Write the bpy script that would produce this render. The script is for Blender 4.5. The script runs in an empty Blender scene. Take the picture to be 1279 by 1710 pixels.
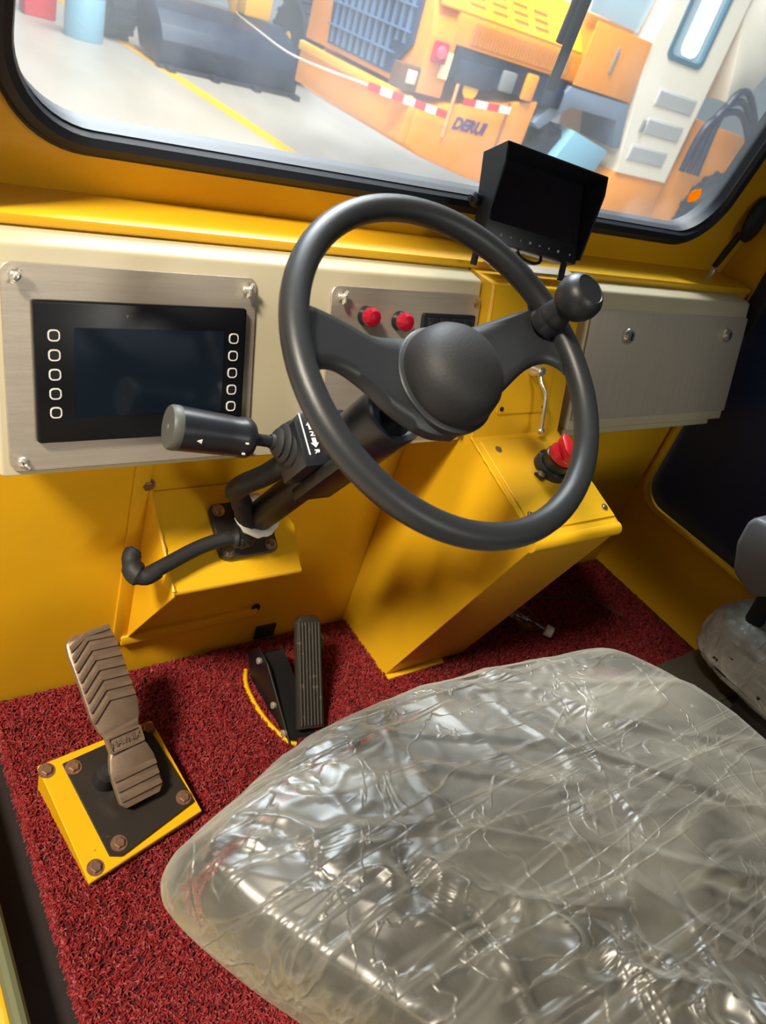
import bpy, bmesh, math, random
from mathutils import Matrix, Vector, noise
random.seed(7)
R = math.radians
scene = bpy.context.scene
C = scene.collection

# ------------------------------------------------------------------ camera
YAW, PITCH, ROLL = R(44.6265), R(33.0126), R(-20.0153)
FPX = 1288.3
fw = Vector((math.sin(YAW)*math.cos(PITCH), math.cos(YAW)*math.cos(PITCH), -math.sin(PITCH)))
r0 = Vector((math.cos(YAW), -math.sin(YAW), 0)); d0 = fw.cross(r0)
rt = r0*math.cos(ROLL) + d0*math.sin(ROLL); dn = -r0*math.sin(ROLL) + d0*math.cos(ROLL)
cd = bpy.data.cameras.new('camera'); cam = bpy.data.objects.new('camera', cd); C.objects.link(cam)
m3 = Matrix((rt, -dn, -fw)).transposed()
cam.matrix_world = Matrix.Translation((0, 0, 1.25)) @ m3.to_4x4()
cd.sensor_fit = 'VERTICAL'; cd.sensor_height = 36.0; cd.lens = FPX/1710*36.0
cd.clip_start = .02; cd.clip_end = 300
scene.camera = cam
cd.dof.use_dof = True; cd.dof.focus_distance = 1.22; cd.dof.aperture_fstop = 6.5

# ------------------------------------------------------------------ world, lamps, exposure
w = bpy.data.worlds.new('hall_light'); scene.world = w; w.use_nodes = True
w.node_tree.nodes['Background'].inputs[0].default_value = (.80, .90, 1.0, 1)
w.node_tree.nodes['Background'].inputs[1].default_value = .42
def area(name, loc, target, size, energy, col):
    l = bpy.data.lights.new(name, 'AREA'); l.size = size; l.energy = energy; l.color = col
    o = bpy.data.objects.new(name, l); C.objects.link(o); o.location = loc
    o.rotation_euler = (Vector(target)-Vector(loc)).to_track_quat('-Z', 'Y').to_euler()
    return o
area('hall_lamp_door_side', (-3.5, -.45, 5.6), (.6, .7, .4), 1.0, 820, (1, .89, .72))
area('added_front_light', (3.6, 5.0, 7.0), (6.0, 7.5, 0), 3.0, 1550, (1, .97, .92))  # unseen light added above the orange loader to brighten it
area('added_far_light', (6.0, 12.0, 8.0), (6.0, 13.0, 0), 4.0, 1100, (.95, .98, 1))  # unseen light added over the machines further back
area('added_windscreen_light', (1.6, 5.2, 5.2), (.9, 1.0, .8), 2.2, 640, (.88, .94, 1))  # added light standing in for daylight through the windscreen onto the ledge
area('added_rear_light', (1.45, -6.5, 3.7), (1.3, .9, .8), 1.4, 150, (1, .92, .80))  # added light behind the cab, lifts glove box and monitor
vs = scene.view_settings
vs.view_transform = 'Standard'; vs.look = 'None'; vs.gamma = 1; vs.use_curve_mapping = False
vs.exposure = -0.08

# ------------------------------------------------------------------ materials
def lin(h):
    h = h.lstrip('#'); o = []
    for i in (0, 2, 4):
        c = int(h[i:i+2], 16)/255
        o.append(c/12.92 if c <= .04045 else ((c+.055)/1.055)**2.4)
    return o
MATS = {}
def mat(name, col, rough=.5, metal=0., var=0., vscale=20., bump=0., bscale=200., coat=0., spec=.5, stretch=None, emit=0.):
    if name in MATS: return MATS[name]
    m = bpy.data.materials.new(name); m.use_nodes = True; nt = m.node_tree; b = nt.nodes['Principled BSDF']
    c = lin(col) if isinstance(col, str) else list(col)
    b.inputs['Base Color'].default_value = (*c, 1); b.inputs['Roughness'].default_value = rough
    b.inputs['Metallic'].default_value = metal; b.inputs['Coat Weight'].default_value = coat
    b.inputs['Specular IOR Level'].default_value = spec
    if emit:
        b.inputs['Emission Color'].default_value = (*c, 1); b.inputs['Emission Strength'].default_value = emit
    tc = None
    if var or bump:
        tc = nt.nodes.new('ShaderNodeTexCoord'); mp = nt.nodes.new('ShaderNodeMapping')
        nt.links.new(tc.outputs['Object'], mp.inputs[0])
        if stretch: mp.inputs['Scale'].default_value = stretch
    if var:
        n = nt.nodes.new('ShaderNodeTexNoise'); n.inputs['Scale'].default_value = vscale; n.inputs['Detail'].default_value = 5
        nt.links.new(mp.outputs[0], n.inputs['Vector'])
        rp = nt.nodes.new('ShaderNodeValToRGB')
        rp.color_ramp.elements[0].position = .3; rp.color_ramp.elements[1].position = .7
        rp.color_ramp.elements[0].color = (*[x*(1-var) for x in c], 1)
        rp.color_ramp.elements[1].color = (*[min(1, x*(1+var)) for x in c], 1)
        nt.links.new(n.outputs[0], rp.inputs[0]); nt.links.new(rp.outputs[0], b.inputs['Base Color'])
    if bump:
        n2 = nt.nodes.new('ShaderNodeTexNoise'); n2.inputs['Scale'].default_value = bscale; n2.inputs['Detail'].default_value = 3
        nt.links.new(mp.outputs[0], n2.inputs['Vector'])
        bp = nt.nodes.new('ShaderNodeBump'); bp.inputs['Strength'].default_value = bump; bp.inputs['Distance'].default_value = .002
        nt.links.new(n2.outputs[0], bp.inputs['Height']); nt.links.new(bp.outputs[0], b.inputs['Normal'])
    MATS[name] = m
    return m
def scuffed(name, base, dirt, amount=.62, scale=18, rough=.4, metal=0.):
    m = mat(name, base, rough, metal, var=.06, vscale=6, bump=.08, bscale=90)
    nt = m.node_tree; b = nt.nodes['Principled BSDF']; src = b.inputs['Base Color'].links[0].from_socket
    tc = nt.nodes.new('ShaderNodeTexCoord'); n = nt.nodes.new('ShaderNodeTexNoise')
    n.inputs['Scale'].default_value = scale; n.inputs['Detail'].default_value = 8; n.inputs['Roughness'].default_value = .7
    nt.links.new(tc.outputs['Object'], n.inputs['Vector'])
    rp = nt.nodes.new('ShaderNodeValToRGB'); rp.color_ramp.elements[0].position = amount; rp.color_ramp.elements[1].position = amount+.06
    nt.links.new(n.outputs[0], rp.inputs[0])
    mx = nt.nodes.new('ShaderNodeMix'); mx.data_type = 'RGBA'
    nt.links.new(rp.outputs[0], mx.inputs['Factor']); nt.links.new(src, mx.inputs['A']); mx.inputs['B'].default_value = (*lin(dirt), 1)
    nt.links.new(mx.outputs['Result'], b.inputs['Base Color'])
    return m
YEL = mat('yellow_paint', (.80, .44, .012), .33, var=.05, vscale=5, bump=.05, bscale=60, coat=.15)
YELW = scuffed('yellow_wall_paint', '#e7b11b', '#5a3008', .74, 9, .33)
HEAD = mat('low_bounce_lining', '#3a3834', .8)  # dark colour for unseen roof and back wall, picked to cut bounce light
DOORM = mat('matte_steel_door', '#b9b0a2', .42, .15, var=.05, vscale=10, bump=.06, bscale=120, stretch=(14, .6, .6))
YELS = scuffed('yellow_paint_scuffed', '#e0a906', '#3a2008', .66, 22)
BEIGE = mat('beige_powder_coat', '#c3b99c', .38, var=.03, vscale=8, bump=.04, bscale=300)
STEEL = mat('brushed_stainless', '#b9ad9e', .42, .65, var=.07, vscale=14, bump=.10, bscale=120, stretch=(.6, 14, 14))
CHROME = mat('chrome', '#e6e2d8', .2, .8)
ZINC = mat('zinc_bolt', '#b9a48a', .32, .9, var=.2, vscale=120)
RUSTB = mat('rusty_bolt', '#93705a', .40, .6, var=.25, vscale=150)
BLK = mat('black_plastic', '#1d1f25', .34, var=.08, vscale=60)
BLKM = mat('black_matte_rubber', '#1b1b1d', .62, bump=.15, bscale=250)
BLKP = scuffed('black_painted_steel', '#29231e', '#5a4630', .66, 26, .42)
BLKC = mat('black_column_paint', '#0f0f10', .45)
WHEELM = mat('wheel_polyurethane', '#26282b', .40, bump=.10, bscale=700)
GASK = mat('window_rubber', '#131827', .5, bump=.1, bscale=80)
SCRN = mat('screen_glass', '#121b26', .12, spec=.6)
SCRN2 = mat('screen_glass_brown', '#221f26', .16, spec=.5)
BEZ = mat('display_bezel', '#0a0b11', .30)
WHITE = mat('white_print', '#e6e4dc', .5)
REDL = mat('red_lamp_lens', '#a01028', .15, spec=.7)
REDK = mat('red_plastic', '#d8142a', .33)
CARPET = mat('red_coil_mat', '#3c0c10', .75, var=.25, vscale=40, bump=.6, bscale=400)
SHADEFLOOR = mat('shade_dark_floor', '#1d1210', .8, var=.2, vscale=30)  # sill shadow painted into the dark floor left of the carpet
CASTM = mat('cast_pedal_metal', '#8f7a68', .42, .55, var=.10, vscale=40, bump=.15, bscale=400)
RUBW = scuffed('worn_pedal_rubber', '#2a251f', '#6e5c40', .60, 40, .55)
TAPE = mat('white_tape', '#d8d3c2', .6, bump=.3, bscale=200)
SEATM = mat('seat_vinyl', '#37342d', .55, bump=.2, bscale=200)
GREYP = mat('grey_plastic', '#7d7f82', .45, bump=.1, bscale=300)
GREYD = mat('dark_grey_plate', '#56534b', .5, var=.1, vscale=10)
NAVY = mat('navy_door_skin', '#24335c', .35, spec=.5)
SEAL = mat('olive_door_seal', '#5e6040', .6, bump=.2, bscale=100)
CAPW = mat('white_cap', '#d9d4cc', .4)
LABELG = mat('bottle_label', '#0f3a34', .4)
ORG = mat('machine_orange', '#f0982a', .35, var=.05, vscale=1.5)
ORGY = mat('machine_yellow', '#f5b81c', .35, var=.04, vscale=1.5)
MWHITE = mat('machine_white', '#efe9da', .4)
MGREY = mat('machine_vent_grey', '#c3c6c8', .5)
DBLUE = mat('machine_dark_blue', '#15223c', .45, var=.2, vscale=3)
TYRE = mat('tyre_rubber', '#27303c', .8, bump=.5, bscale=30)
GRILL = mat('grille_dark', '#22385c', .5)
GRILB = mat('grille_bar', '#6f8fb8', .35, .4)
TAILM = mat('tail_light', '#b5243a', .3)
TXTB = mat('lettering_blue', '#54406e', .5)
TAPR = mat('barrier_red', '#d8323c', .5)
TAPW = mat('barrier_white', '#f4e6dc', .5)
MGLASS = mat('machine_glass', '#a9c6d6', .08, spec=.8)
SKYB = mat('pale_blue_metal', '#7fb2cc', .45)
CONC = mat('hall_concrete', '#b3aa9c', .42, var=.10, vscale=.9, stretch=(1, .35, 1))
LINEY = mat('floor_line_yellow', '#f2b416', .6, var=.08, vscale=3)
WALLP = mat('hall_wall_panel', '#d6dfe2', .6)
LITW = mat('window_glow', '#f4faff', .5, emit=2.5)  # glow shared by hall windows and the panel in the loader cab

def facing(nt, lo, hi, pw):                      # view-angle reflectance, the same from both sides of a thin sheet
    lw = nt.nodes.new('ShaderNodeLayerWeight'); lw.inputs[0].default_value = .5
    p = nt.nodes.new('ShaderNodeMath'); p.operation = 'POWER'; p.inputs[1].default_value = pw; nt.links.new(lw.outputs['Facing'], p.inputs[0])
    q = nt.nodes.new('ShaderNodeMath'); q.operation = 'MULTIPLY_ADD'; q.inputs[1].default_value = hi-lo; q.inputs[2].default_value = lo; nt.links.new(p.outputs[0], q.inputs[0])
    return q
def glass_mat():
    m = bpy.data.materials.new('windscreen_glass'); m.use_nodes = True; nt = m.node_tree; nt.nodes.clear()
    out = nt.nodes.new('ShaderNodeOutputMaterial'); tr = nt.nodes.new('ShaderNodeBsdfTransparent')
    tr.inputs[0].default_value = (.93, .96, .97, 1)
    gl = nt.nodes.new('ShaderNodeBsdfGlossy'); gl.inputs['Roughness'].default_value = .03
    fr = facing(nt, .03, .5, 4)
    m1 = nt.nodes.new('ShaderNodeMixShader'); nt.links.new(fr.outputs[0], m1.inputs[0]); nt.links.new(tr.outputs[0], m1.inputs[1]); nt.links.new(gl.outputs[0], m1.inputs[2])
    df = nt.nodes.new('ShaderNodeBsdfTranslucent'); df.inputs[0].default_value = (.85, .9, .95, 1)   # dust film
    tc = nt.nodes.new('ShaderNodeTexCoord'); n = nt.nodes.new('ShaderNodeTexNoise'); n.inputs['Scale'].default_value = 3.5; n.inputs['Detail'].default_value = 4
    nt.links.new(tc.outputs['Object'], n.inputs['Vector'])
    mr = nt.nodes.new('ShaderNodeMapRange'); mr.inputs[1].default_value = .45; mr.inputs[2].default_value = .75; mr.inputs[3].default_value = .025; mr.inputs[4].default_value = .10
    nt.links.new(n.outputs[0], mr.inputs[0])
    m2 = nt.nodes.new('ShaderNodeMixShader'); nt.links.new(mr.outputs[0], m2.inputs[0]); nt.links.new(m1.outputs[0], m2.inputs[1]); nt.links.new(df.outputs[0], m2.inputs[2])
    nt.links.new(m2.outputs[0], out.inputs[0])
    return m
GLASS = glass_mat()
def film_mat(name, haze_lo, haze_hi, scale, tint=(.80, .79, .70)):
    m = bpy.data.materials.new(name); m.use_nodes = True; nt = m.node_tree; nt.nodes.clear()
    N = nt.nodes.new; L = nt.links.new
    out = N('ShaderNodeOutputMaterial'); tc = N('ShaderNodeTexCoord')
    n1 = N('ShaderNodeTexNoise'); n1.inputs['Scale'].default_value = scale; n1.inputs['Detail'].default_value = 6; n1.inputs['Distortion'].default_value = 1.2
    L(tc.outputs['Object'], n1.inputs['Vector'])
    def crease(rot, sc, dist, wid):                  # thin sharp fold lines
        mp = N('ShaderNodeMapping'); mp.inputs['Rotation'].default_value = (0, 0, R(rot)); mp.inputs['Scale'].default_value = sc; L(tc.outputs['Object'], mp.inputs[0])
        n2 = N('ShaderNodeTexNoise'); n2.inputs['Scale'].default_value = 1; n2.inputs['Detail'].default_value = 3; n2.inputs['Distortion'].default_value = dist; L(mp.outputs[0], n2.inputs['Vector'])
        a = N('ShaderNodeMath'); a.operation = 'SUBTRACT'; a.inputs[1].default_value = .5; L(n2.outputs[0], a.inputs[0])
        b = N('ShaderNodeMath'); b.operation = 'ABSOLUTE'; L(a.outputs[0], b.inputs[0])
        c = N('ShaderNodeMapRange'); c.inputs[1].default_value = 0; c.inputs[2].default_value = wid; c.inputs[3].default_value = 1; c.inputs[4].default_value = 0; L(b.outputs[0], c.inputs[0])
        return c
    c1 = crease(-38, (1.5, 15, 6), .5, .030); c2 = crease(52, (2.5, 14, 6), .8, .028); c3 = crease(10, (9, 9, 9), 1.2, .022)
    s1 = N('ShaderNodeMath'); s1.operation = 'ADD'; L(c1.outputs[0], s1.inputs[0]); L(c2.outputs[0], s1.inputs[1])
    s2 = N('ShaderNodeMath'); s2.operation = 'MULTIPLY_ADD'; s2.inputs[1].default_value = .6; L(c3.outputs[0], s2.inputs[0]); L(s1.outputs[0], s2.inputs[2])
    bp = N('ShaderNodeBump'); bp.inputs['Strength'].default_value = .5; bp.inputs['Distance'].default_value = .0025; L(s2.outputs[0], bp.inputs['Height'])
    mr0 = N('ShaderNodeMapRange'); mr0.inputs[1].default_value = .40; mr0.inputs[2].default_value = .64; mr0.inputs[3].default_value = haze_lo; mr0.inputs[4].default_value = haze_hi
    L(n1.outputs[0], mr0.inputs[0])
    mr = N('ShaderNodeMath'); mr.operation = 'MULTIPLY_ADD'; mr.use_clamp = True; mr.inputs[1].default_value = .10; L(s2.outputs[0], mr.inputs[0])
    fa = facing(nt, 0, .62, 2.0); fs = N('ShaderNodeMath'); fs.operation = 'ADD'; L(fa.outputs[0], fs.inputs[0]); L(mr0.outputs[0], fs.inputs[1]); L(fs.outputs[0], mr.inputs[2])
    tr = N('ShaderNodeBsdfTransparent')
    df = N('ShaderNodeBsdfDiffuse'); df.inputs[0].default_value = (*tint, 1); L(bp.outputs[0], df.inputs['Normal'])
    tl = N('ShaderNodeBsdfTranslucent'); tl.inputs[0].default_value = (*tint, 1); L(bp.outputs[0], tl.inputs['Normal'])
    md = N('ShaderNodeMixShader'); md.inputs[0].default_value = .45; L(df.outputs[0], md.inputs[1]); L(tl.outputs[0], md.inputs[2])
    m1 = N('ShaderNodeMixShader'); L(mr.outputs[0], m1.inputs[0]); L(tr.outputs[0], m1.inputs[1]); L(md.outputs[0], m1.inputs[2])
    gl = N('ShaderNodeBsdfGlossy'); gl.inputs['Roughness'].default_value = .36; gl.inputs[0].default_value = (.9, .9, .88, 1); L(bp.outputs[0], gl.inputs['Normal'])
    fr = N('ShaderNodeFresnel'); fr.inputs[0].default_value = 1.5; L(bp.outputs[0], fr.inputs['Normal'])
    ad = N('ShaderNodeMath'); ad.operation = 'ADD'; ad.inputs[1].default_value = .025; L(fr.outputs[0], ad.inputs[0])
    m2 = N('ShaderNodeMixShader'); L(ad.outputs[0], m2.inputs[0]); L(m1.outputs[0], m2.inputs[1]); L(gl.outputs[0], m2.inputs[2])
    L(m2.outputs[0], out.inputs[0])
    return m
FILM = film_mat('clear_plastic_film', .035, .20, 4, (.74, .70, .58))
FILM2 = film_mat('clear_plastic_wrap', .5, .9, 9, (.88, .85, .76))
def clear_mat():
    m = bpy.data.materials.new('clear_bottle_plastic'); m.use_nodes = True; nt = m.node_tree; nt.nodes.clear()
    out = nt.nodes.new('ShaderNodeOutputMaterial'); tr = nt.nodes.new('ShaderNodeBsdfTransparent'); gl = nt.nodes.new('ShaderNodeBsdfGlossy')
    gl.inputs['Roughness'].default_value = .08; tr.inputs[0].default_value = (.9, .9, .9, 1)
    fr = facing(nt, .08, .7, 3); mx = nt.nodes.new('ShaderNodeMixShader')
    nt.links.new(fr.outputs[0], mx.inputs[0]); nt.links.new(tr.outputs[0], mx.inputs[1]); nt.links.new(gl.outputs[0], mx.inputs[2]); nt.links.new(mx.outputs[0], out.inputs[0])
    return m
CLEAR = clear_mat()

# ------------------------------------------------------------------ mesh helpers
I4 = Matrix.Identity(4)
def frame(o, ex, ey, ez):
    m = Matrix((ex, ey, ez)).transposed().to_4x4(); m.translation = Vector(o); return m
def look(o, direction, up=(0, 0, 1)):          # local z along direction
    z = Vector(direction).normalized(); u = Vector(up)
    if abs(z.dot(u)) > .98: u = Vector((1, 0, 0))
    x = u.cross(z).normalized(); y = z.cross(x); return frame(o, x, y, z)
def NB(): return bmesh.new()
def xf(verts, M):
    for v in verts: v.co = M @ v.co
def box(bm, x0, x1, y0, y1, z0, z1, M=I4, bev=0., seg=2):
    t = bmesh.new(); bmesh.ops.create_cube(t, size=1)
    for v in t.verts: v.co = Vector(((v.co.x+.5)*(x1-x0)+x0, (v.co.y+.5)*(y1-y0)+y0, (v.co.z+.5)*(z1-z0)+z0))
    if bev: bmesh.ops.bevel(t, geom=list(t.edges), offset=bev, segments=seg, profile=.5, affect='EDGES')
    merge(bm, t, M); return bm
def merge(bm, t, M=I4):
    mp = {}
    for v in t.verts: mp[v] = bm.verts.new(M @ v.co)
    for f in t.faces:
        try: bm.faces.new([mp[v] for v in f.verts])
        except ValueError: pass
    t.free()
def prism(bm, pts, h0, h1, M=I4, bev=0., seg=2):     # polygon in local xy, extruded along local z
    t = bmesh.new(); lo = [t.verts.new((p[0], p[1], h0)) for p in pts]; hi = [t.verts.new((p[0], p[1], h1)) for p in pts]
    t.faces.new(lo[::-1]); t.faces.new(hi); n = len(pts)
    for i in range(n): t.faces.new((lo[i], lo[(i+1) % n], hi[(i+1) % n], hi[i]))
    bmesh.ops.recalc_face_normals(t, faces=t.faces)
    if bev: bmesh.ops.bevel(t, geom=list(t.edges), offset=bev, segments=seg, profile=.5, affect='EDGES')
    merge(bm, t, M); return bm
def rrect(x0, x1, y0, y1, r, n=6):
    o = []
    for cx, cy, a in ((x1-r, y1-r, 0), (x0+r, y1-r, 90), (x0+r, y0+r, 180), (x1-r, y0+r, 270)):
        for i in range(n+1):
            t = R(a+90*i/n); o.append((cx+r*math.cos(t), cy+r*math.sin(t)))
    return o
def ringplate(bm, outer, inner, h0, h1, M=I4):       # polygon with a hole, extruded
    t = bmesh.new()
    def loop(p):
        vs_ = [t.verts.new((q[0], q[1], h0)) for q in p]
        return [t.edges.new((vs_[i], vs_[(i+1) % len(vs_)])) for i in range(len(vs_))]
    e = loop(outer)+loop(inner)
    bmesh.ops.triangle_fill(t, edges=e, use_beauty=True)
    r = bmesh.ops.extrude_face_region(t, geom=list(t.faces))
    for v in [g for g in r['geom'] if isinstance(g, bmesh.types.BMVert)]: v.co.z += h1-h0
    bmesh.ops.recalc_face_normals(t, faces=t.faces)
    merge(bm, t, M); return bm
def lathe(bm, prof, M=I4, n=32, cap=True):           # (radius, height) about local z
    rings = []
    for r, h in prof:
        rings.append([bm.verts.new(M @ Vector((r*math.cos(2*math.pi*i/n), r*math.sin(2*math.pi*i/n), h))) for i in range(n)])
    for a, b in zip(rings, rings[1:]):
        for i in range(n): bm.faces.new((a[i], a[(i+1) % n], b[(i+1) % n], b[i]))
    if cap:
        bm.faces.new(rings[0][::-1]); bm.faces.new(rings[-1])
    return bm
def smooth_path(pts, sub=6):
    P = [Vector(p) for p in pts]; o = []
    for i in range(len(P)-1):
        a = P[max(i-1, 0)]; b = P[i]; c = P[i+1]; d = P[min(i+2, len(P)-1)]
        for k in range(sub):
            t = k/sub
            o.append(.5*((2*b)+(c-a)*t+(2*a-5*b+4*c-d)*t*t+(3*b-a-3*c+d)*t**3))
    o.append(P[-1]); return o
def tube(bm, pts, rad, n=12, closed=False, flat=1.):
    P = [Vector(p) for p in pts]; m = len(P); rings = []
    up = None
    for i in range(m):
        if closed: t = (P[(i+1) % m]-P[i-1]).normalized()
        else: t = (P[min(i+1, m-1)]-P[max(i-1, 0)]).normalized()
        if up is None:
            up = Vector((0, 0, 1)) if abs(t.z) < .9 else Vector((1, 0, 0))
        x = (up-t*up.dot(t)).normalized(); y = t.cross(x); up = x
        r = rad[i] if isinstance(rad, (list, tuple)) else rad
        rings.append([bm.verts.new(P[i]+x*r*flat*math.cos(2*math.pi*k/n)+y*r*math.sin(2*math.pi*k/n)) for k in range(n)])
    rng = range(m) if closed else range(m-1)
    for i in rng:
        a, b = rings[i], rings[(i+1) % m]
        for k in range(n): bm.faces.new((a[k], a[(k+1) % n], b[(k+1) % n], b[k]))
    if not closed: bm.faces.new(rings[0][::-1]); bm.faces.new(rings[-1])
    return bm
def mesh_of(name, bm, m, ang=35):
    me = bpy.data.meshes.new(name); bmesh.ops.recalc_face_normals(bm, faces=bm.faces); bm.to_mesh(me); bm.free()
    me.materials.append(m); me.polygons.foreach_set('use_smooth', [True]*len(me.polygons)); me.set_sharp_from_angle(angle=R(ang)); me.update()
    return me
WM = {}
def place(o, M, parent):
    if parent is not None:
        o.parent = parent; o.matrix_parent_inverse = Matrix.Identity(4); o.matrix_basis = WM[parent.name].inverted() @ M
    else: o.matrix_basis = M
    WM[o.name] = M.copy()
    return o
def obj(name, bm, m, parent=None, ang=35, label=None):   # verts in world coordinates
    M = WM[parent.name] if parent is not None else I4
    me = mesh_of(name, bm, m, ang); me.transform(M.inverted())
    o = bpy.data.objects.new(name, me); C.objects.link(o)
    if label: o['label'] = label
    return place(o, M, parent)
def inst(name, me, M, parent=None):                  # shared mesh at a matrix
    o = bpy.data.objects.new(name, me); C.objects.link(o); return place(o, M, parent)
def tag(o, label, cat, group=None, kind=None):
    o['label'] = label; o['category'] = cat
    if group: o['group'] = group
    if kind: o['kind'] = kind
    return o
def thing(name, loc, label, cat, group=None):
    o = bpy.data.objects.new(name, None); C.objects.link(o); o.empty_display_size = .05
    place(o, Matrix.Translation(loc), None); return tag(o, label, cat, group)
def struct(name, bm, m, ang=35, label=None, cat=None):
    o = obj(name, bm, m, None, ang); o['kind'] = 'structure'
    if label: o['label'] = label
    if cat: o['category'] = cat
    return o
def text_bm(s, size, M, depth=.0006, align='CENTER', bold=0.):
    cu = bpy.data.curves.new('t', 'FONT'); cu.body = s; cu.size = size; cu.extrude = depth; cu.align_x = align; cu.align_y = 'CENTER'; cu.offset = bold
    o = bpy.data.objects.new('t', cu); C.objects.link(o)
    dg = bpy.context.evaluated_depsgraph_get(); me = bpy.data.meshes.new_from_object(o.evaluated_get(dg))
    bm = NB(); bm.from_mesh(me); xf(bm.verts, M); bpy.data.objects.remove(o); bpy.data.curves.remove(cu); bpy.data.meshes.remove(me)
    return bm
def hexbolt(name, m, r=.008, h=.006, washer=True):
    bm = NB()
    if washer: lathe(bm, [(r*1.45, 0), (r*1.45, .0015)], n=20)
    lathe(bm, [(r, .001), (r, h*.85), (r*.82, h)], n=6)
    return mesh_of(name, bm, m, 25)
BOLT_Z = hexbolt('bolt', ZINC); BOLT_R = hexbolt('bolt', RUSTB, .009, .007); BOLT_S = hexbolt('screw', ZINC, .005, .003)

# frames -----------------------------------------------------------------
TL = R(17.95)
P_E = Vector((0, math.sin(TL), math.cos(TL))); P_N = Vector((0, -math.cos(TL), math.sin(TL)))
PAN = frame((0, .869, .608), (1, 0, 0), P_E, P_N)            # slanted dash face: x, s, out
EL = R(56.15)
W_N = Vector((0, -math.cos(EL), math.sin(EL))); W_B = Vector((0, math.sin(EL), math.cos(EL)))
WC = Vector((.601, .579, .929)); WHL = frame(WC, (1, 0, 0), W_B, W_N)   # steering wheel: x, b, out
WL = R(9)
S_E = Vector((0, -math.sin(WL), math.cos(WL))); S_N = Vector((0, -math.cos(WL), -math.sin(WL)))
SCR = frame((0, 1.105, .903), (1, 0, 0), S_E, S_N)           # windscreen wall: x, s, inward
YZ = frame((0, 0, 0), (0, 1, 0), (0, 0, 1), (1, 0, 0))       # polygon in (y, z), extruded along x

# ================================================================== SETTING
bm = NB(); box(bm, .145, 1.96, -.75, 1.03, -.05, 0); struct('floor', bm, SHADEFLOOR)
bm = NB(); box(bm, .12, 1.97, 1.005, 1.045, 0, .888); wf = struct('wall_front', bm, YELW)
bm = NB(); box(bm, .425, .4525, .9985, 1.006, .10, .60, bev=.002); obj('batten', bm, YEL, wf)
bm = NB(); box(bm, .44, .73, .994, 1.006, .095, .117, bev=.002); obj('flange_strip', bm, YEL, wf)
bm = NB(); box(bm, .745, .795, .999, 1.006, .012, .05, bev=.003); obj('cable_slot', bm, BLKM, wf)
bm = NB(); lathe(bm, [(.011, 0), (.011, .003)], look((.445, 1.006, .107), (0, -1, 0)), 16); obj('drilled_hole', bm, BLKM, wf)
bm = NB(); lathe(bm, [(.010, 0), (.010, .003)], look((.727, 1.0, .118), (0, -1, 0)), 16); obj('drilled_hole', bm, BLKM, wf)
bm = NB()
ringplate(bm, [(.10, -.03), (1.95, -.03), (1.95, .877), (.10, .877)], rrect(.224, 1.762, .070, .815, .115, 10), -.03, 0, SCR); struct('wall_front_upper', bm, YEL)
bm = NB(); box(bm, .12, 1.945, .998, 1.125, .889, .903, bev=.0025); struct('trim_1', bm, YEL)
bm = NB()
ringplate(bm, [(1.12, 0), (1.12, 1.77), (-.75, 1.77), (-.75, 0)], rrect(-.55, .993, .262, 1.66, .075, 8), 1.946, 1.975, YZ); wr = struct('wall_right', bm, YEL)
ri = rrect(-.55, .993, .262, 1.66, .075, 8)
bm = NB(); tube(bm, [YZ @ Vector((y, z, 1.945)) for y, z in ri], .009, 8, closed=True); obj('opening_lip', bm, YEL, wr)
bm = NB(); prism(bm, rrect(-.58, 1.02, .235, 1.69, .08), 1.985, 2.01, YZ); d1 = struct('door_1', bm, NAVY)
bm = NB(); box(bm, 1.930, 1.946, .945, .992, .80, 1.16, bev=.006); struct('trim_2', bm, BLKM)
bm = NB(); box(bm, .06, 2.0, -.75, 1.03, 1.77, 1.81); struct('ceiling', bm, HEAD)
bm = NB(); box(bm, .06, .185, .995, 1.12, -.05, 1.77, bev=.01); box(bm, .06, .16, -.75, -.60, -.05, 1.77, bev=.01); struct('wall_left', bm, YEL)
bm = NB(); ringplate(bm, [(.10, -.05), (1.97, -.05), (1.97, 1.77), (.10, 1.77)], rrect(.30, 1.80, 1.0, 1.68, .08), -.02, .02, frame((0, -.77, 0), (1, 0, 0), (0, 0, 1), (0, -1, 0))); struct('wall_back', bm, HEAD)
bm = NB(); prism(bm, rrect(.29, 1.81, .99, 1.69, .08), -.004, .004, frame((0, -.77, 0), (1, 0, 0), (0, 0, 1), (0, -1, 0))); struct('added_rear_window', bm, GLASS)  # unseen rear window, added to light the dash from behind
bm = NB(); box(bm, -.05, .128, -.75, .90, -.06, .062, bev=.008); ts = struct('trim_3', bm, YEL)
bm = NB(); tube(bm, [(.134, -.7, .066), (.134, .2, .066), (.134, .899, .066)], .0115, 10); obj('door_seal', bm, SEAL, ts)

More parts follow.
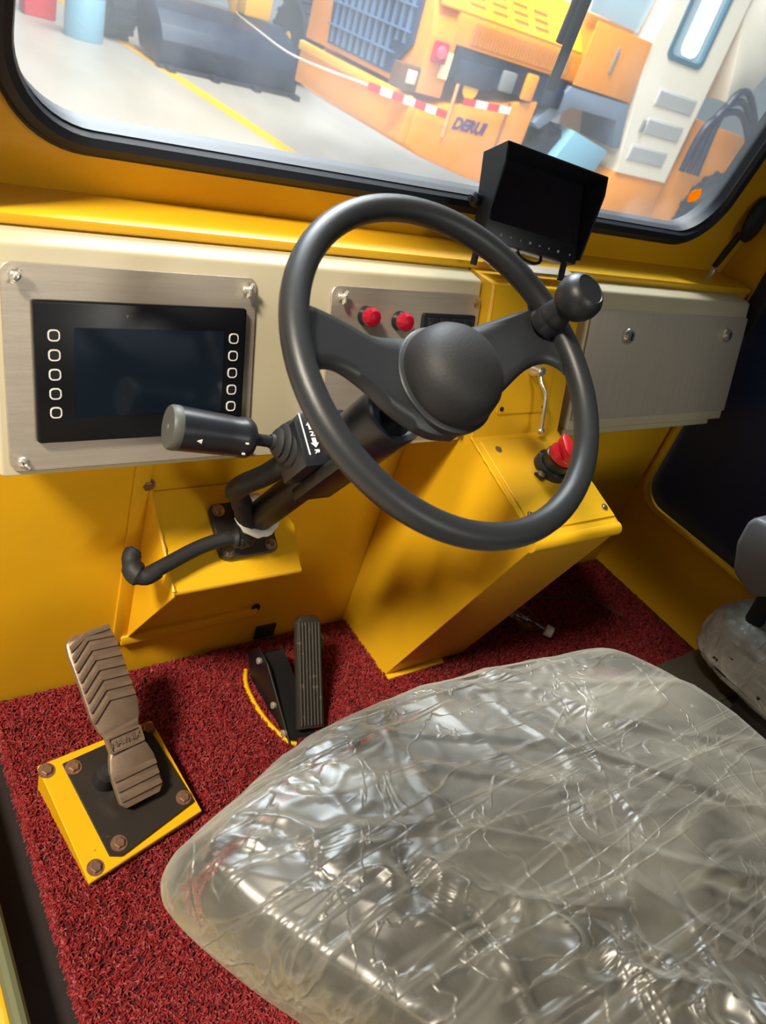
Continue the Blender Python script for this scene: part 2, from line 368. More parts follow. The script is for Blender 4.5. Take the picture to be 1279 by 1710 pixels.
# windscreen
bm = NB(); ringplate(bm, rrect(.216, 1.772, .056, .82, .12, 12), rrect(.238, 1.743, .090, .794, .105, 12), -.034, .010, SCR)
gk = obj('gasket', bm, GASK)
bm = NB(); tube(bm, [SCR @ Vector((x, y, .010)) for x, y in rrect(.228, 1.756, .074, .806, .112, 12)], .0145, 8, closed=True); gk2 = obj('gasket_bead', bm, GASK)
bm = NB(); prism(bm, rrect(.232, 1.750, .082, .802, .108, 12), -.016, -.011, SCR); gl = struct('window_1', bm, GLASS)
for o in (gk, gk2): o.parent = gl
bm = NB(); prism(bm, [(.019*math.cos(t*.5236)*1.1, .014*math.sin(t*.5236)*(1+.15*(t % 3))) for t in range(12)], 0, .0008, SCR @ Matrix.Translation((1.654, .165, -.0105)) @ Matrix.Rotation(R(10), 4, 'Z'))
stm = mat('sticker_orange', '#f2a81c', .5); tn = stm.node_tree.nodes.new('ShaderNodeBsdfTranslucent'); tn.inputs[0].default_value = (*lin('#f7b028'), 1)
mxs = stm.node_tree.nodes.new('ShaderNodeMixShader'); mxs.inputs[0].default_value = .6; stm.node_tree.links.new(stm.node_tree.nodes['Principled BSDF'].outputs[0], mxs.inputs[1]); stm.node_tree.links.new(tn.outputs[0], mxs.inputs[2]); stm.node_tree.links.new(mxs.outputs[0], stm.node_tree.nodes['Material Output'].inputs[0])
tag(obj('window_sticker', bm, stm), 'small orange sticker stuck low on the windscreen right corner', 'sticker')

# hall outside
bm = NB(); box(bm, -25, 45, -12, 40, -1.1, -.9); struct('ground', bm, CONC, label='grey concrete hall floor outside the windscreen')
bm = NB()
prism(bm, [(5.42, 9.6), (5.68, 9.6), (5.16, 18.4), (4.98, 26), (4.66, 26), (4.88, 18.4)], -.9, -.896); struct('floor_marking', bm, LINEY, label='yellow line painted on the hall floor')
bm = NB(); box(bm, -20, 45, 27, 27.3, -.9, 9); hw = struct('wall_hall', bm, WALLP, label='pale panelled wall at the far end of the hall')
for i in range(12):
    bm = NB(); box(bm, -12+4*i, -9.4+4*i, 26.9, 27.0, 2.4, 5.4); obj('hall_window', bm, LITW, hw)

bm = NB(); box(bm, -6.2, -6.0, -12, 27, -.9, 7.5); struct('side_light_block', bm, mat('light_block_grey', '#63655f', .7), label='unseen dark wall added left of the cab to block side light')  # unseen wall added to hold back world light from the left
# carpet
bm = NB()
NX, NY = 150, 120; X0, X1, Y0, Y1 = .213, 1.944, -.45, 1.0  # mat stops short; dark floor beside it carries the sill shadow
vv = [[bm.verts.new((X0+(X1-X0)*i/NX, Y0+(Y1-Y0)*j/NY, .009+.003*noise.noise(Vector((i*.9, j*.9, 0))))) for j in range(NY+1)] for i in range(NX+1)]
for i in range(NX):
    for j in range(NY):
        cx, cy = vv[i][j].co.x, vv[i][j].co.y
        if .985 < cx < 1.215 and cy > .825: continue          # cut out round the pedestal foot
        bm.faces.new((vv[i][j], vv[i+1][j], vv[i+1][j+1], vv[i][j+1]))
b0 = [bm.verts.new((v.co.x, v.co.y, .0005)) for v in [r[0] for r in vv]]
l0 = [bm.verts.new((v.co.x, v.co.y, .0005)) for v in vv[0]]
for j in range(NY): bm.faces.new((vv[0][j], vv[0][j+1], l0[j+1], l0[j]))
cp = obj('carpet', bm, CARPET, None, 80); tag(cp, 'red curly vinyl loop mat covering the cab floor', 'carpet')
def pile():
    V, F = [], []; rnd = random.random
    def strand(x, y):
        a = rnd()*6.283; L_ = .007+.009*rnd(); cx, sx = math.cos(a), math.sin(a); wv = .0007+.0004*rnd(); z = .008+.004*rnd(); cv = (rnd()-.5)*.9
        pts = []; 
        for k in range(4):
            t = k/3; ang = a+cv*(t-.5)*3
            px = x+(t-.5)*L_*math.cos(ang); py = y+(t-.5)*L_*math.sin(ang); pz = z+.0055*math.sin(math.pi*t)+.002*rnd()
            pts.append((px, py, pz, -math.sin(ang)*wv, math.cos(ang)*wv))
        b = len(V)
        for p in pts: V.append((p[0]+p[3], p[1]+p[4], p[2])); V.append((p[0]-p[3], p[1]-p[4], p[2]+.0006))
        for k in range(3): F.append((b+2*k, b+2*k+1, b+2*k+3, b+2*k+2))
    for _ in range(95000):
        u = rnd()
        if u < .62: x, y = .215+.82*rnd(), .12+.875*rnd()
        else: x, y = 1.0+.93*rnd(), .35+.645*rnd()
        if .985 < x < 1.22 and y > .82: continue
        strand(x, y)
    for _ in range(3000): strand(.209+.010*rnd(), .05+.95*rnd())
    me = bpy.data.meshes.new('pile'); me.from_pydata(V, [], F)
    m = mat('red_loop_fibre', '#822124', .55, var=.45, vscale=160, spec=.35)
    me.materials.append(m); o = bpy.data.objects.new('loop_pile', me); C.objects.link(o); o['kind'] = 'stuff'; place(o, I4, cp)
pile()

# ================================================================== DASH
db = thing('instrument_box', (.59, .93, .608), 'beige sheet-metal dash box carrying the big display and switch plate', 'dashboard')
prof = [(.869, .608), (.958, .883), (1.003, .8875), (1.003, .608)]
bm = NB(); prism(bm, prof, .194, .983, YZ, bev=.006, seg=3); obj('body', bm, BEIGE, db)
def wingnut():
    bm = NB(); lathe(bm, [(.0075, 0), (.0075, .0015), (.0055, .002), (.0045, .008), (.003, .010)], n=14)
    for s in (-1, 1):
        M = Matrix.Rotation(0, 4, 'Z') @ Matrix.Rotation(R(28)*-s, 4, 'Y') @ Matrix.Translation((s*.009, 0, .0065))
        prism(bm, rrect(-.006, .006, -.0042, .0042, .0038, 4), -.0013, .0013, M @ Matrix.Rotation(R(90), 4, 'X'))
    return mesh_of('wing_nut', bm, CHROME, 40)
WN = wingnut()
def cover(x0, x1, s0, s1, nuts, holes, thick=.004, name='cover_plate'):
    bm = NB(); prism(bm, rrect(x0, x1, s0, s1, .014, 5), 0, thick, PAN, bev=.0012, seg=1); p = obj(name, bm, STEEL, db)
    for x, s, a in nuts: inst('wing_nut', WN, PAN @ Matrix.Translation((x, s, thick)) @ Matrix.Rotation(R(a), 4, 'Z'), p)
    return p
cover(.205, .541, .008, .268, [(.221, .252, 55), (.526, .251, 70), (.221, .021, -45), (.526, .021, 40)], None)
p2 = cover(.668, .982, .012, .266, [(.687, .249, 75), (.968, .030, 60), (.687, .030, 20)], None)
inst('screw', BOLT_S, PAN @ Matrix.Translation((.972, .250, .004)), p2)
# display
dd = thing('dash_display', PAN @ Vector((.381, .137, .004)), 'black rectangular display with five square buttons down each side', 'display')
bm = NB(); prism(bm, rrect(.238, .522, .047, .226, .004, 3), .004, .014, PAN, bev=.0015); obj('bezel', bm, BEZ, dd)
bm = NB(); prism(bm, rrect(.2845, .488, .080, .194, .002, 2), .0135, .0146, PAN); obj('screen', bm, SCRN, dd)
def buttonmesh():
    bm = NB(); ringplate(bm, rrect(-.0072, .0072, -.0072, .0072, .005, 5), rrect(-.0056, .0056, -.0056, .0056, .0038, 5), 0, .0012); return mesh_of('button_ring', bm, WHITE)
def keymesh():
    bm = NB(); prism(bm, rrect(-.0060, .0060, -.0060, .0060, .004, 5), 0, .0011, bev=.0004, seg=1); return mesh_of('button', bm, BEZ)
BR, BK = buttonmesh(), keymesh()
for x in (.2605, .503):
    for k in range(5):
        M = PAN @ Matrix.Translation((x, .184-.0243*k, .014)); b_ = inst('button', BK, M, dd); inst('button_ring', BR, M, b_)
bm = text_bm('Y', .006, PAN @ Matrix.Translation((.352, .209, .0142)), .0003); obj('printed_mark', bm, GREYP, dd)
# indicator lamps
for i, (x, s) in enumerate(((.735, .222), (.803, .2165))):
    t = thing('indicator_lamp', PAN @ Vector((x, s, .004)), ('faceted red indicator lamp nearest the left corner of the switch plate', 'faceted red indicator lamp beside the row of rocker switches')[i], 'lamp', 'red lamps on the switch plate')
    M = PAN @ Matrix.Translation((x, s, .004))
    bm = NB(); lathe(bm, [(.0155, 0), (.0155, .006), (.013, .010)], M, 24); obj('lamp_collar', bm, BLK, t)
    bm = NB(); lathe(bm, [(.0125, .009), (.0150, .012), (.0150, .022), (.011, .027), (.004, .0285)], M, 12); obj('lens', bm, REDL, t, 20)
# rocker switches
t = thing('switch_bank', PAN @ Vector((.91, .215, .004)), 'black bank of four rocker switches behind the steering wheel', 'switches')
bm = NB(); ringplate(bm, rrect(.850, .966, .178, .231, .004), rrect(.856, .960, .184, .225, .003), .004, .012, PAN); obj('frame', bm, BLK, t)
for k in range(4):
    x = .8685+.0263*k
    bm = NB(); M = PAN @ Matrix.Translation((x, .2045, .006))
    prism(bm, [(-.020, 0), (.020, 0), (.020, .010), (.010, .013), (-.006, .007), (-.020, .008)], -.0118, .0118, M @ frame((0, 0, 0), (0, 1, 0), (0, 0, 1), (1, 0, 0)), bev=.002); obj('rocker', bm, BLK, t)
# glove box
gb = thing('glove_box', (1.585, .93, .608), 'beige wall-mounted glove box with steel door right of the pedestal', 'cabinet')
bm = NB(); prism(bm, prof, 1.283, 1.885, YZ, bev=.006, seg=3); obj('body', bm, BEIGE, gb)
bm = NB(); box(bm, 1.29, 1.85, 0, .022, -.030, -.002, PAN @ Matrix.Translation((0, -.014, -.01)), bev=.003); obj('lower_lip', bm, BEIGE, gb)
bm = NB(); prism(bm, rrect(1.290, 1.882, .024, .254, .003, 2), 0, .0055, PAN, bev=.0015, seg=2); dr = obj('door', bm, DOORM, gb)
for x, s in ((1.415, .203), (1.797, .212)):
    M = PAN @ Matrix.Translation((x, s, .0055))
    bm = NB(); lathe(bm, [(.0175, 0), (.0175, .005), (.015, .010), (.012, .0125), (.004, .013)], M, 24); k = obj('lock', bm, CHROME, dr)
    bm = NB(); box(bm, -.002, .002, -.008, .008, .0128, .0145, M); obj('key_slot', bm, BLK, k)

# ================================================================== PEDESTAL
pd = thing('control_pedestal', (1.103, .9, 0), 'yellow sheet-metal pedestal rising from the floor between dash and glove box', 'pedestal')
XA, XB = .985, 1.222
side = [(1.004, .0), (.818, .0), (.621, .548), (.624, .562), (.846, .630), (.929, .885), (.935, .889), (1.004, .889)]
for x in (XA, XB-.004):
    bm = NB(); prism(bm, side, x, x+.004, YZ, bev=.001, seg=1); obj('side_panel', bm, YEL, pd)
bm = NB(); prism(bm, [(.8225, .0), (.818, .0), (.621, .548), (.6255, .548)], XA+.004, XB-.004, YZ); obj('front_panel', bm, YEL, pd)
bm = NB(); prism(bm, [(.848, .626), (.846, .630), (.929, .885), (.934, .889), (1.004, .889), (1.004, .885), (.936, .885)], XA+.004, XB-.004, YZ); obj('riser_panel', bm, YEL, pd)
Te = Vector((0, .846-.624, .630-.562)); tl = Te.length; Te.normalize(); TN = Vector((1, 0, 0)).cross(Te)
TOP = frame((0, .624, .562), (1, 0, 0), Te, TN)
bm = NB(); prism(bm, rrect(XA, XB, 0, tl+.002, .003, 2), -.004, .0, TOP); obj('top_panel', bm, YEL, pd)
bm = NB(); tube(bm, [TOP @ Vector((XA-.002, .0, -.0125)), TOP @ Vector((XB+.001, .0, -.0125))], .0135, 16); obj('rolled_edge', bm, YEL, pd)
bm = NB(); prism(bm, [(XA+.012, .018), (XB-.002, .018), (XB-.002, tl-.045), (XB-.040, tl-.012), (XA+.012, tl-.012)], .0, .003, TOP, bev=.001, seg=1); tp = obj('top_cover', bm, YEL, pd)
for x, s in ((1.008, .05), (1.206, .040), (1.028, .197), (1.19, .18)): inst('screw', BOLT_S, TOP @ Matrix.Translation((x, s, .003)), tp)
bm = NB(); pts = [Vector((XA-.001, .624+(.846-.624)*i/30, .562+(.630-.562)*i/30+.0005*math.sin(i*2.1))) for i in range(31)]; tube(bm, pts, [.0028+.0006*math.sin(i*1.7) for i in range(31)], 8); obj('weld_bead', bm, YEL, pd)
bm = NB(); pts = [PAN @ Vector((XA-.001, .025+.26*i/30, .0245)) for i in range(31)]
tube(bm, pts, .003, 8); obj('weld_bead', bm, YEL, pd)
bm = NB(); box(bm, XA, 1.15, .798, .822, .013, .019, bev=.001); obj('floor_flange', bm, YEL, pd)
# access cover on the riser
RIS = frame((0, .846, .630), (1, 0, 0), P_E, P_N)
bm = NB(); prism(bm, rrect(1.035, 1.174, .042, .20, .007), .0005, .0035, RIS, bev=.0008, seg=1); ac = obj('access_cover', bm, YEL, pd)
for x in (1.047, 1.162):
    for s in (.052, .19):
        bm = NB(); lathe(bm, [(.0045, 0), (.0045, .002)], RIS @ Matrix.Translation((x, s, .0035)), 12); obj('screw_head', bm, BLKM, ac)
# chrome throttle handle
ct = thing('hand_throttle', RIS @ Vector((1.112, .126, .004)), 'thin chrome crank lever hanging on the pedestal access cover', 'lever')
bm = NB(); lathe(bm, [(.013, 0), (.013, .012), (.009, .018), (.009, .026), (.004, .028)], RIS @ Matrix.Translation((1.112, .126, .003)), 20); obj('pivot', bm, CHROME, ct)
bm = NB(); pts = smooth_path([RIS @ Vector(p) for p in ((1.112, .126, .024), (1.113, .108, .028), (1.126, .085, .034), (1.130, .06, .034), (1.137, .018, .030))], 5); tube(bm, pts, .0036, 10); obj('crank_arm', bm, CHROME, ct)
bm = NB(); lathe(bm, [(.002, -.0075), (.0055, -.005), (.0075, 0), (.0055, .005), (.002, .0075)], Matrix.Translation(RIS @ Vector((1.137, .012, .030))), 16); obj('ball_end', bm, CHROME, ct)
# battery isolator
SM = TOP @ Matrix.Translation((1.128, .142, .003))
bs = thing('isolator_switch', SM.translation, 'battery isolator switch with red knob on black base atop the pedestal', 'switch')
bm = NB(); lathe(bm, [(.036, 0), (.036, .014), (.032, .017)], SM, 36)
for a in (200, 20):
    box(bm, .030, .052, -.011, .011, 0, .008, SM @ Matrix.Rotation(R(a), 4, 'Z'), bev=.003)
obj('base', bm, BLK, bs)
bm = NB(); lathe(bm, [(.029, .015), (.029, .034), (.026, .036)], SM, 36); obj('collar', bm, BLK, bs)
for a in (200, 20): inst('screw', BOLT_S, SM @ Matrix.Rotation(R(a), 4, 'Z') @ Matrix.Translation((.044, 0, .008)), bs)
bm = NB(); lathe(bm, [(.026, .034), (.027, .038), (.027, .046), (.024, .049)], SM, 30)
prism(bm, [(-.026, -.008), (-.010, -.013), (.020, -.011), (.032, -.005), (.032, .005), (.020, .011), (-.010, .013), (-.026, .008)], .046, .066, SM @ Matrix.Rotation(R(70), 4, 'Z'), bev=.003)
obj('knob', bm, REDK, bs)

# ================================================================== MONITOR
MY, MP = R(-10.5), R(-30)
MR = Matrix.Rotation(MY, 4, 'Z') @ Matrix.Rotation(MP, 4, 'X') @ Matrix.Rotation(R(4), 4, 'Y')
MC = Vector((1.067, .981, 1.008)); MM = Matrix.Translation(MC) @ MR @ frame((0, 0, 0), (1, 0, 0), (0, 0, 1), (0, -1, 0))   # x right, y up, z toward viewer
mw, mh, hd = .1065, .0715, .049
mo = thing('monitor', (1.11, .99, .905), 'hooded black camera monitor standing on the windscreen ledge', 'monitor')
bm = NB(); box(bm, -mw, mw, -mh, mh, -.026, 0, MM, bev=.004); obj('housing', bm, BLK, mo)
bm = NB(); prism(bm, rrect(-.092, .098, -.038, .064, .002, 2), 0, .0008, MM); obj('screen', bm, SCRN2, mo)
bm = NB()   # sun hood: roof and two tapering cheeks
box(bm, -mw-.003, mw+.003, mh-.001, mh+.003, -.018, hd, MM, bev=.0012, seg=1)
for s in (-1, 1):
    x = s*(mw+.0015)
    prism(bm, [(-.020, mh+.002), (hd, mh+.002), (hd-.002, mh-.03), (.012, -mh+.022), (.006, -mh+.008), (-.020, -mh+.008)], -.0017, .0017, MM @ Matrix.Translation((x, 0, 0)) @ frame((0, 0, 0), (0, 0, 1), (0, 1, 0), (-1, 0, 0)))
obj('sun_hood', bm, BLK, mo)
for k, ch in enumerate(('\u25B3', '\u2022', '\u25B2', '\u2022', '\u2022', '\u2022', '\u2022', '\u2022')):
    x = -.066+.0212*k + (.006 if k == 7 else 0)
    bm = NB(); s = .0026 if k in (0, 3, 6) else .0017
    if k in (0, 2): prism(bm, [(-s, -s), (s, -s), (0, s*1.2)], 0, .0006, MM @ Matrix.Translation((x, -.057, 0)))
    else: lathe(bm, [(s, 0), (s, .0006)], MM @ Matrix.Translation((x, -.057, 0)), 10)
    obj('button', bm, mat('button_print_grey', '#b4b8bc', .5), mo)
bm = NB(); box(bm, -.05, .05, -.012, .012, 0, .003, frame((1.115, 1.0, .9035), Vector((.83, -.55, 0)).normalized(), Vector((.55, .83, 0)).normalized(), (0, 0, 1)), bev=.001); obj('mount_plate', bm, BLKM, mo)
for sx in (-.1, .088):
    bm = NB(); a = MM @ Vector((sx, -mh-.0, -.012)); b_ = Vector((a.x-.006, a.y-.012, .907)); tube(bm, [a, a.lerp(b_, .5), b_], .006, 10); obj('mount_leg', bm, BLK, mo)
bm = NB()
for s in (-1,):
    lathe(bm, [(.012, -.004), (.012, .010), (.006, .013), (.006, .018)], MM @ Matrix.Translation((s*(mw+.004), -.008, -.016)) @ Matrix.Rotation(R(-90), 4, 'Y'), 14)
obj('clamp_knob', bm, BLK, mo)
bm = NB(); box(bm, 1.0, 1.22, .955, .992, .9035, .908, Matrix.Identity(4), bev=.001); tag(obj('mounting_strip', bm, STEEL), 'worn steel strip lying on the ledge below the monitor', 'strip')
bm = NB(); q = [MM @ Vector((-.02, -mh-.001, -.01)), MM @ Vector((-.012, -mh-.012, -.006)), MM @ Vector((.012, -mh-.016, -.004)), MM @ Vector((.03, -mh-.010, -.008)), MM @ Vector((.034, -mh+.002, -.012))]
tube(bm, smooth_path(q, 5), .0028, 8); obj('cable', bm, BLK, mo)

# ================================================================== STEERING
sw = thing('steering_wheel', WC, 'black two-spoke steering wheel with padded hub and spinner knob', 'steering wheel')
RW, RT = .2037, .0156
bm = NB(); tube(bm, [WHL @ Vector((RW*math.cos(2*math.pi*i/96), RW*math.sin(2*math.pi*i/96), 0)) for i in range(96)], RT, 20, closed=True); obj('rim', bm, WHEELM, sw, 60)
def interp(tab, x):
    for (a, b), (c, d) in zip(tab, tab[1:]):
        if a <= x <= c: t = (x-a)/(c-a); t = t*t*(3-2*t)*.5+t*.5; return b+(d-b)*t
    return tab[-1][1] if x > tab[-1][0] else tab[0][1]
def cinterp(tab, x):                             # smooth curve through the table
    n = len(tab)
    for i in range(n-1):
        if tab[i][0] <= x <= tab[i+1][0]:
            x0, y0 = tab[i]; x1, y1 = tab[i+1]; h = x1-x0; t = (x-x0)/h
            sl = lambda a, b: (tab[b][1]-tab[a][1])/(tab[b][0]-tab[a][0])
            m0 = sl(max(i-1, 0), i+1); m1 = sl(i, min(i+2, n-1))
            return (2*t**3-3*t*t+1)*y0+(t**3-2*t*t+t)*h*m0+(-2*t**3+3*t*t)*y1+(t**3-t*t)*h*m1
    return tab[-1][1]
def spoke(sg):
    if sg < 0:
        up = [(.0, .052), (.05, .050), (.085, .052), (.115, .064), (.150, .077), (.175, .082), (.200, .086)]
        lo = [(.0, -.074), (.04, -.068), (.085, -.040), (.115, -.012), (.145, .004), (.168, .005), (.185, -.003), (.200, -.018)]
    else:
        up = [(.0, .052), (.05, .061), (.10, .072), (.150, .083), (.178, .088), (.200, .094)]
        lo = [(.0, -.074), (.04, -.052), (.085, -.026), (.13, .000), (.155, .009), (.172, .009), (.186, .000), (.200, -.016)]
    bm = NB(); n = 36; rows = []
    for i in range(n+1):
        x = .196*i/n; u, l = cinterp(up, x), cinterp(lo, x)
        off = -.024+.020*(max(0, (x-.05)/.146))**1.5; th = .013-.006*max(0, (x-.12)/.076); row = []
        m = 10
        for k in range(m+1):
            t = k/m; b = l+(u-l)*t; e = min(t, 1-t)*(u-l); rd = .010
            z = off-(rd-math.sqrt(max(0, rd*rd-(rd-min(e, rd))**2)))*.8 if e < rd else off
            row.append((x*sg, b, z))
        bot = [(x*sg, l+(u-l)*t/8, off-th-.012*max(0, 1-x/.17)*math.exp(-((t/8)/.18)**2)) for t in range(8, -1, -1)]
        cl = []
        for px, pb, pz in row+bot:
            if px*px+pb*pb > .194**2: px = sg*math.sqrt(.194**2-pb*pb)
            cl.append((px, pb, pz))
        rows.append([bm.verts.new(WHL @ Vector(p)) for p in cl])
    for a, b in zip(rows, rows[1:]):
        q = len(a)
        for k in range(q): bm.faces.new((a[k], a[(k+1) % q], b[(k+1) % q], b[k]))
    bm.faces.new(rows[0]); bm.faces.new(rows[-1])
    return bm
for sg in (-1, 1): obj('spoke', spoke(sg), WHEELM, sw, 50)
HM = WHL @ Matrix.Translation((0, -.008, 0))
bm = NB(); lathe(bm, [(.040, -.075), (.054, -.06), (.0645, -.040), (.0675, -.026), (.0675, -.021), (.065, -.019)], HM, 48); obj('hub', bm, WHEELM, sw, 50)
bm = NB(); lathe(bm, [(.0610, -.022), (.0625, -.016), (.0615, -.004), (.0575, .009), (.050, .0195), (.039, .027), (.025, .0315), (.011, .0335), (.002, .034)], HM, 48); obj('hub_cap', bm, BLKM, sw, 60)
KM = WHL @ Matrix.Translation((.178, .060, 0))
bm = NB(); lathe(bm, [(.0215, -.004), (.0215, .006), (.019, .010), (.0185, .012)], KM, 28); kb = obj('spinner_base', bm, BLK, sw)
bm = NB(); lathe(bm, [(.016, .008), (.0185, .014), (.0185, .022), (.0165, .030), (.0175, .036), (.024, .041), (.0285, .050), (.0300, .060), (.0285, .069), (.023, .0765), (.0195, .0785), (.0185, .0775), (.004, .0775)], KM, 36); obj('spinner_knob', bm, WHEELM, sw, 45)

sc = thing('steering_column', (.601, .927, .415), 'black steering column rising from a flange bolted to the yellow bracket', 'column')
def col(o, x=0, b=0): return WHL @ Vector((x, b, o))
bm = NB(); lathe(bm, [(.026, -.60), (.026, -.20)], WHL, 24); obj('tube', bm, BLKC, sc)
bm = NB(); lathe(bm, [(.040, -.225), (.043, -.215), (.043, -.13), (.041, -.125), (.034, -.127), (.030, -.135), (.018, -.135), (.018, -.07)], WHL, 36); obj('collar', bm, BLK, sc)
bm = NB(); prism(bm, rrect(-.055, .055, -.050, .050, .012, 5), -.627, -.613, WHL, bev=.002); fl = obj('flange', bm, BLKP, sc)
for x, b in ((-.041, .037), (-.041, -.037), (.041, -.037), (.041, .037)):
    inst('bolt', BOLT_Z, WHL @ Matrix.Translation((x, b, -.613)), fl)
bm = NB(); box(bm, -.040, .024, -.036, -.016, -.36, -.20, WHL, bev=.004); obj('support_bracket', bm, BLKC, sc)

# gear selector on the column
gs = thing('gear_selector', col(-.30, -.04, .03), 'black gear selector with thick grip, ribbed boot and F N R markings', 'gear lever')
bm = NB(); prism(bm, [(-.064, -.016), (.024, -.016), (.024, .066), (-.048, .066), (-.064, .052)], -.335, -.262, WHL, bev=.004); hs = obj('housing', bm, BLK, gs)
bm = NB(); box(bm, -.0545, -.0525, .000, .062, -.262, -.2613, WHL); obj('label_line', bm, WHITE, hs)
TM = WHL @ Matrix.Translation((-.041, 0, -.262)) @ Matrix.Rotation(R(-90), 4, 'Z')
def arrow(bm, x0, x1):
    s = 1 if x1 > x0 else -1; xm = x1-s*.007
    prism(bm, [(x0, -.0032), (xm, -.0032), (xm, -.0065), (x1, 0), (xm, .0065), (xm, .0032), (x0, .0032)], 0, .0006, TM)
bm = text_bm('F', .010, TM @ Matrix.Translation((-.0555, 0, 0)), .0005, bold=.0004); obj('letter_f', bm, WHITE, hs)
bm = NB(); arrow(bm, -.0365, -.050); obj('arrow_mark', bm, WHITE, hs)
bm = text_bm('N', .010, TM @ Matrix.Translation((-.0305, 0, 0)), .0005, bold=.0004); obj('letter_n', bm, WHITE, hs)
bm = NB(); arrow(bm, -.0245, -.010); obj('arrow_mark', bm, WHITE, hs)
bm = text_bm('R', .010, TM @ Matrix.Translation((-.0045, 0, 0)), .0005, bold=.0004); obj('letter_r', bm, WHITE, hs)
bm = NB(); lathe(bm, [(.011, 0), (.012, .012), (.009, .016)], look(WHL @ Vector((-.022, -.019, -.285)), -W_B), 16); obj('red_button', bm, REDK, gs)
L0, L1 = Vector((.548, .772, .697)), Vector((.375, .802, .718)); ld = (L1-L0).normalized(); LM = look(L0, ld)
LM.translation = L0
bm = NB(); lathe(bm, [(.036, -.012), (.038, -.004), (.036, .001), (.033, .003), (.034, .006), (.031, .010), (.027, .012), (.028, .015), (.024, .019), (.020, .020), (.021, .023), (.017, .027), (.011, .029), (.010, .034)], LM, 32); obj('boot', bm, BLKM, gs, 40)
bm = NB(); lathe(bm, [(.0085, .02), (.0085, .052), (.013, .060), (.013, .062)], LM, 18); obj('stem', bm, BLK, gs)
bm = NB(); lathe(bm, [(.015, .058), (.023, .062), (.0275, .068), (.0280, .078), (.0265, .085), (.0275, .100), (.0295, .160), (.0295, .166)], LM, 40); gp = obj('grip', bm, BLK, gs, 40)
bm = NB(); lathe(bm, [(.0295, .164), (.0300, .168), (.0295, .174), (.0275, .177), (.003, .177)], LM, 40); ec = obj('end_cap', bm, mat('grey_end_cap', '#50514c', .5), gp)
bm = NB(); lathe(bm, [(.0035, .1768), (.0035, .1774)], LM, 12); obj('cap_screw', bm, CHROME, ec)
GT = LM @ Matrix.Rotation(0, 4, 'Z')
# printed marks on the grip facing the camera
camdir = (Vector((0, 0, 1.25))-(LM @ Vector((0, 0, .13)))); camdir -= ld*camdir.dot(ld); camdir.normalize()
sidev = ld.cross(camdir)
def gmark(h, ang, poly, nm):
    d = (camdir*math.cos(ang)+sidev*math.sin(ang)).normalized(); e = d.cross(ld)
    bm = NB(); prism(bm, poly, -.001, .0016, frame(LM @ Vector((0, 0, h))+d*.0285, ld, ld.cross(d)*-1, d)); obj(nm, bm, WHITE, gp)
gmark(.142, -.45, [(-.003, -.003), (.0035, 0), (-.003, .003)], 'triangle_mark')
gmark(.078, -.25, [(-.002, -.001), (.002, -.001), (.002, .001), (-.002, .001)], 'tick_mark')
gmark(.078, -.85, [(-.002, -.001), (.002, -.001), (.002, .001), (-.002, .001)], 'tick_mark')
# conduit
cdp = [col(-.335, -.045, .02), col(-.38, -.060, .017), col(-.425, -.076, .020), col(-.465, -.074, .022), col(-.51, -.046, .020), (.585, .882, .435), (.548, .889, .430), (.50, .886, .421), (.445, .872, .410), (.405, .861, .402)]
bm = NB(); P_ = smooth_path(cdp, 8); nP = len(P_)
tube(bm, P_, [.0165+(.0009*(1 if i % 2 else -1) if .45 < i/nP < .62 else 0) - (.004 if i/nP > .62 else 0) for i in range(nP)], 14)
cb = obj('cable_conduit', bm, BLKM); tag(cb, 'black corrugated cable conduit looping down the column to the bracket edge', 'cable')
bm = NB(); tube(bm, smooth_path([(.425, .866, .405), (.405, .861, .400), (.392, .872, .402), (.392, .895, .412), (.402, .905, .418)], 5), [.014]*8+[.018]*5+[.015]*6+[.011]*2, 12); obj('cable_end', bm, BLKM, cb)
bm = NB(); tube(bm, [col(-.548, -.004+.033*math.cos(a), .002+.032*math.sin(a)) for a in [2*math.pi*i/28 for i in range(28)]], [.008+.0015*math.sin(i*2.3) for i in range(28)], 10, closed=True, flat=.5)
tag(obj('white_tape', bm, TAPE), 'white tape wrapped round the column foot and conduit', 'tape')
bm = NB(); tube(bm, [(.612, .735, .690), (.608, .742, .662), (.600, .752, .632), (.597, .758, .606)], .0017, 6); tag(obj('cable_tie_tail', bm, BLK), 'thin loose black cable tie tail hanging below the column', 'cable tie')

# bracket
bk = thing('column_bracket', (.575, 1.0, .11), 'yellow folded steel bracket on the front wall carrying the column', 'bracket')
BF = frame((0, .927, .415), (1, 0, 0), W_B, W_N)
def onb(x, b, o=0): return BF @ Vector((x, b, o))
bm = NB(); prism(bm, [(.455, -.088), (.698, -.088), (.708, -.005), (.660, .086), (.455, .086)], -.012, -.006, BF, bev=.0015, seg=1); obj('top_plate', bm, YEL, bk)
bm = NB(); tube(bm, [onb(.455, -.088, -.014), onb(.698, -.088, -.014)], .008, 12); obj('folded_edge', bm, YEL, bk)
bm = NB(); prism(bm, [(1.004, .466), (1.004, .115), (.995, .115), (.850, .352), (.856, .362)], .452, .457, YZ, bev=.001, seg=1); obj('gusset', bm, YEL, bk)
bm = NB(); prism(bm, [(1.004, .43), (1.004, .30), (.87, .355), (.87, .365)], .690, .695, YZ); obj('gusset', bm, YEL, bk)
bm = NB(); tube(bm, [(.455, 1.0-.145*i/24, .463-.102*i/24+.0006*math.sin(i*2)) for i in range(25)], [.003+.0007*math.sin(i*1.9) for i in range(25)], 8); obj('weld_bead', bm, YEL, bk)
inst('bolt', BOLT_R, look((.449, 1.002, .472), (0, -1, 0)), bk)
inst('bolt', BOLT_R, look((.448, 1.002, .108), (0, -1, 0)), bk)

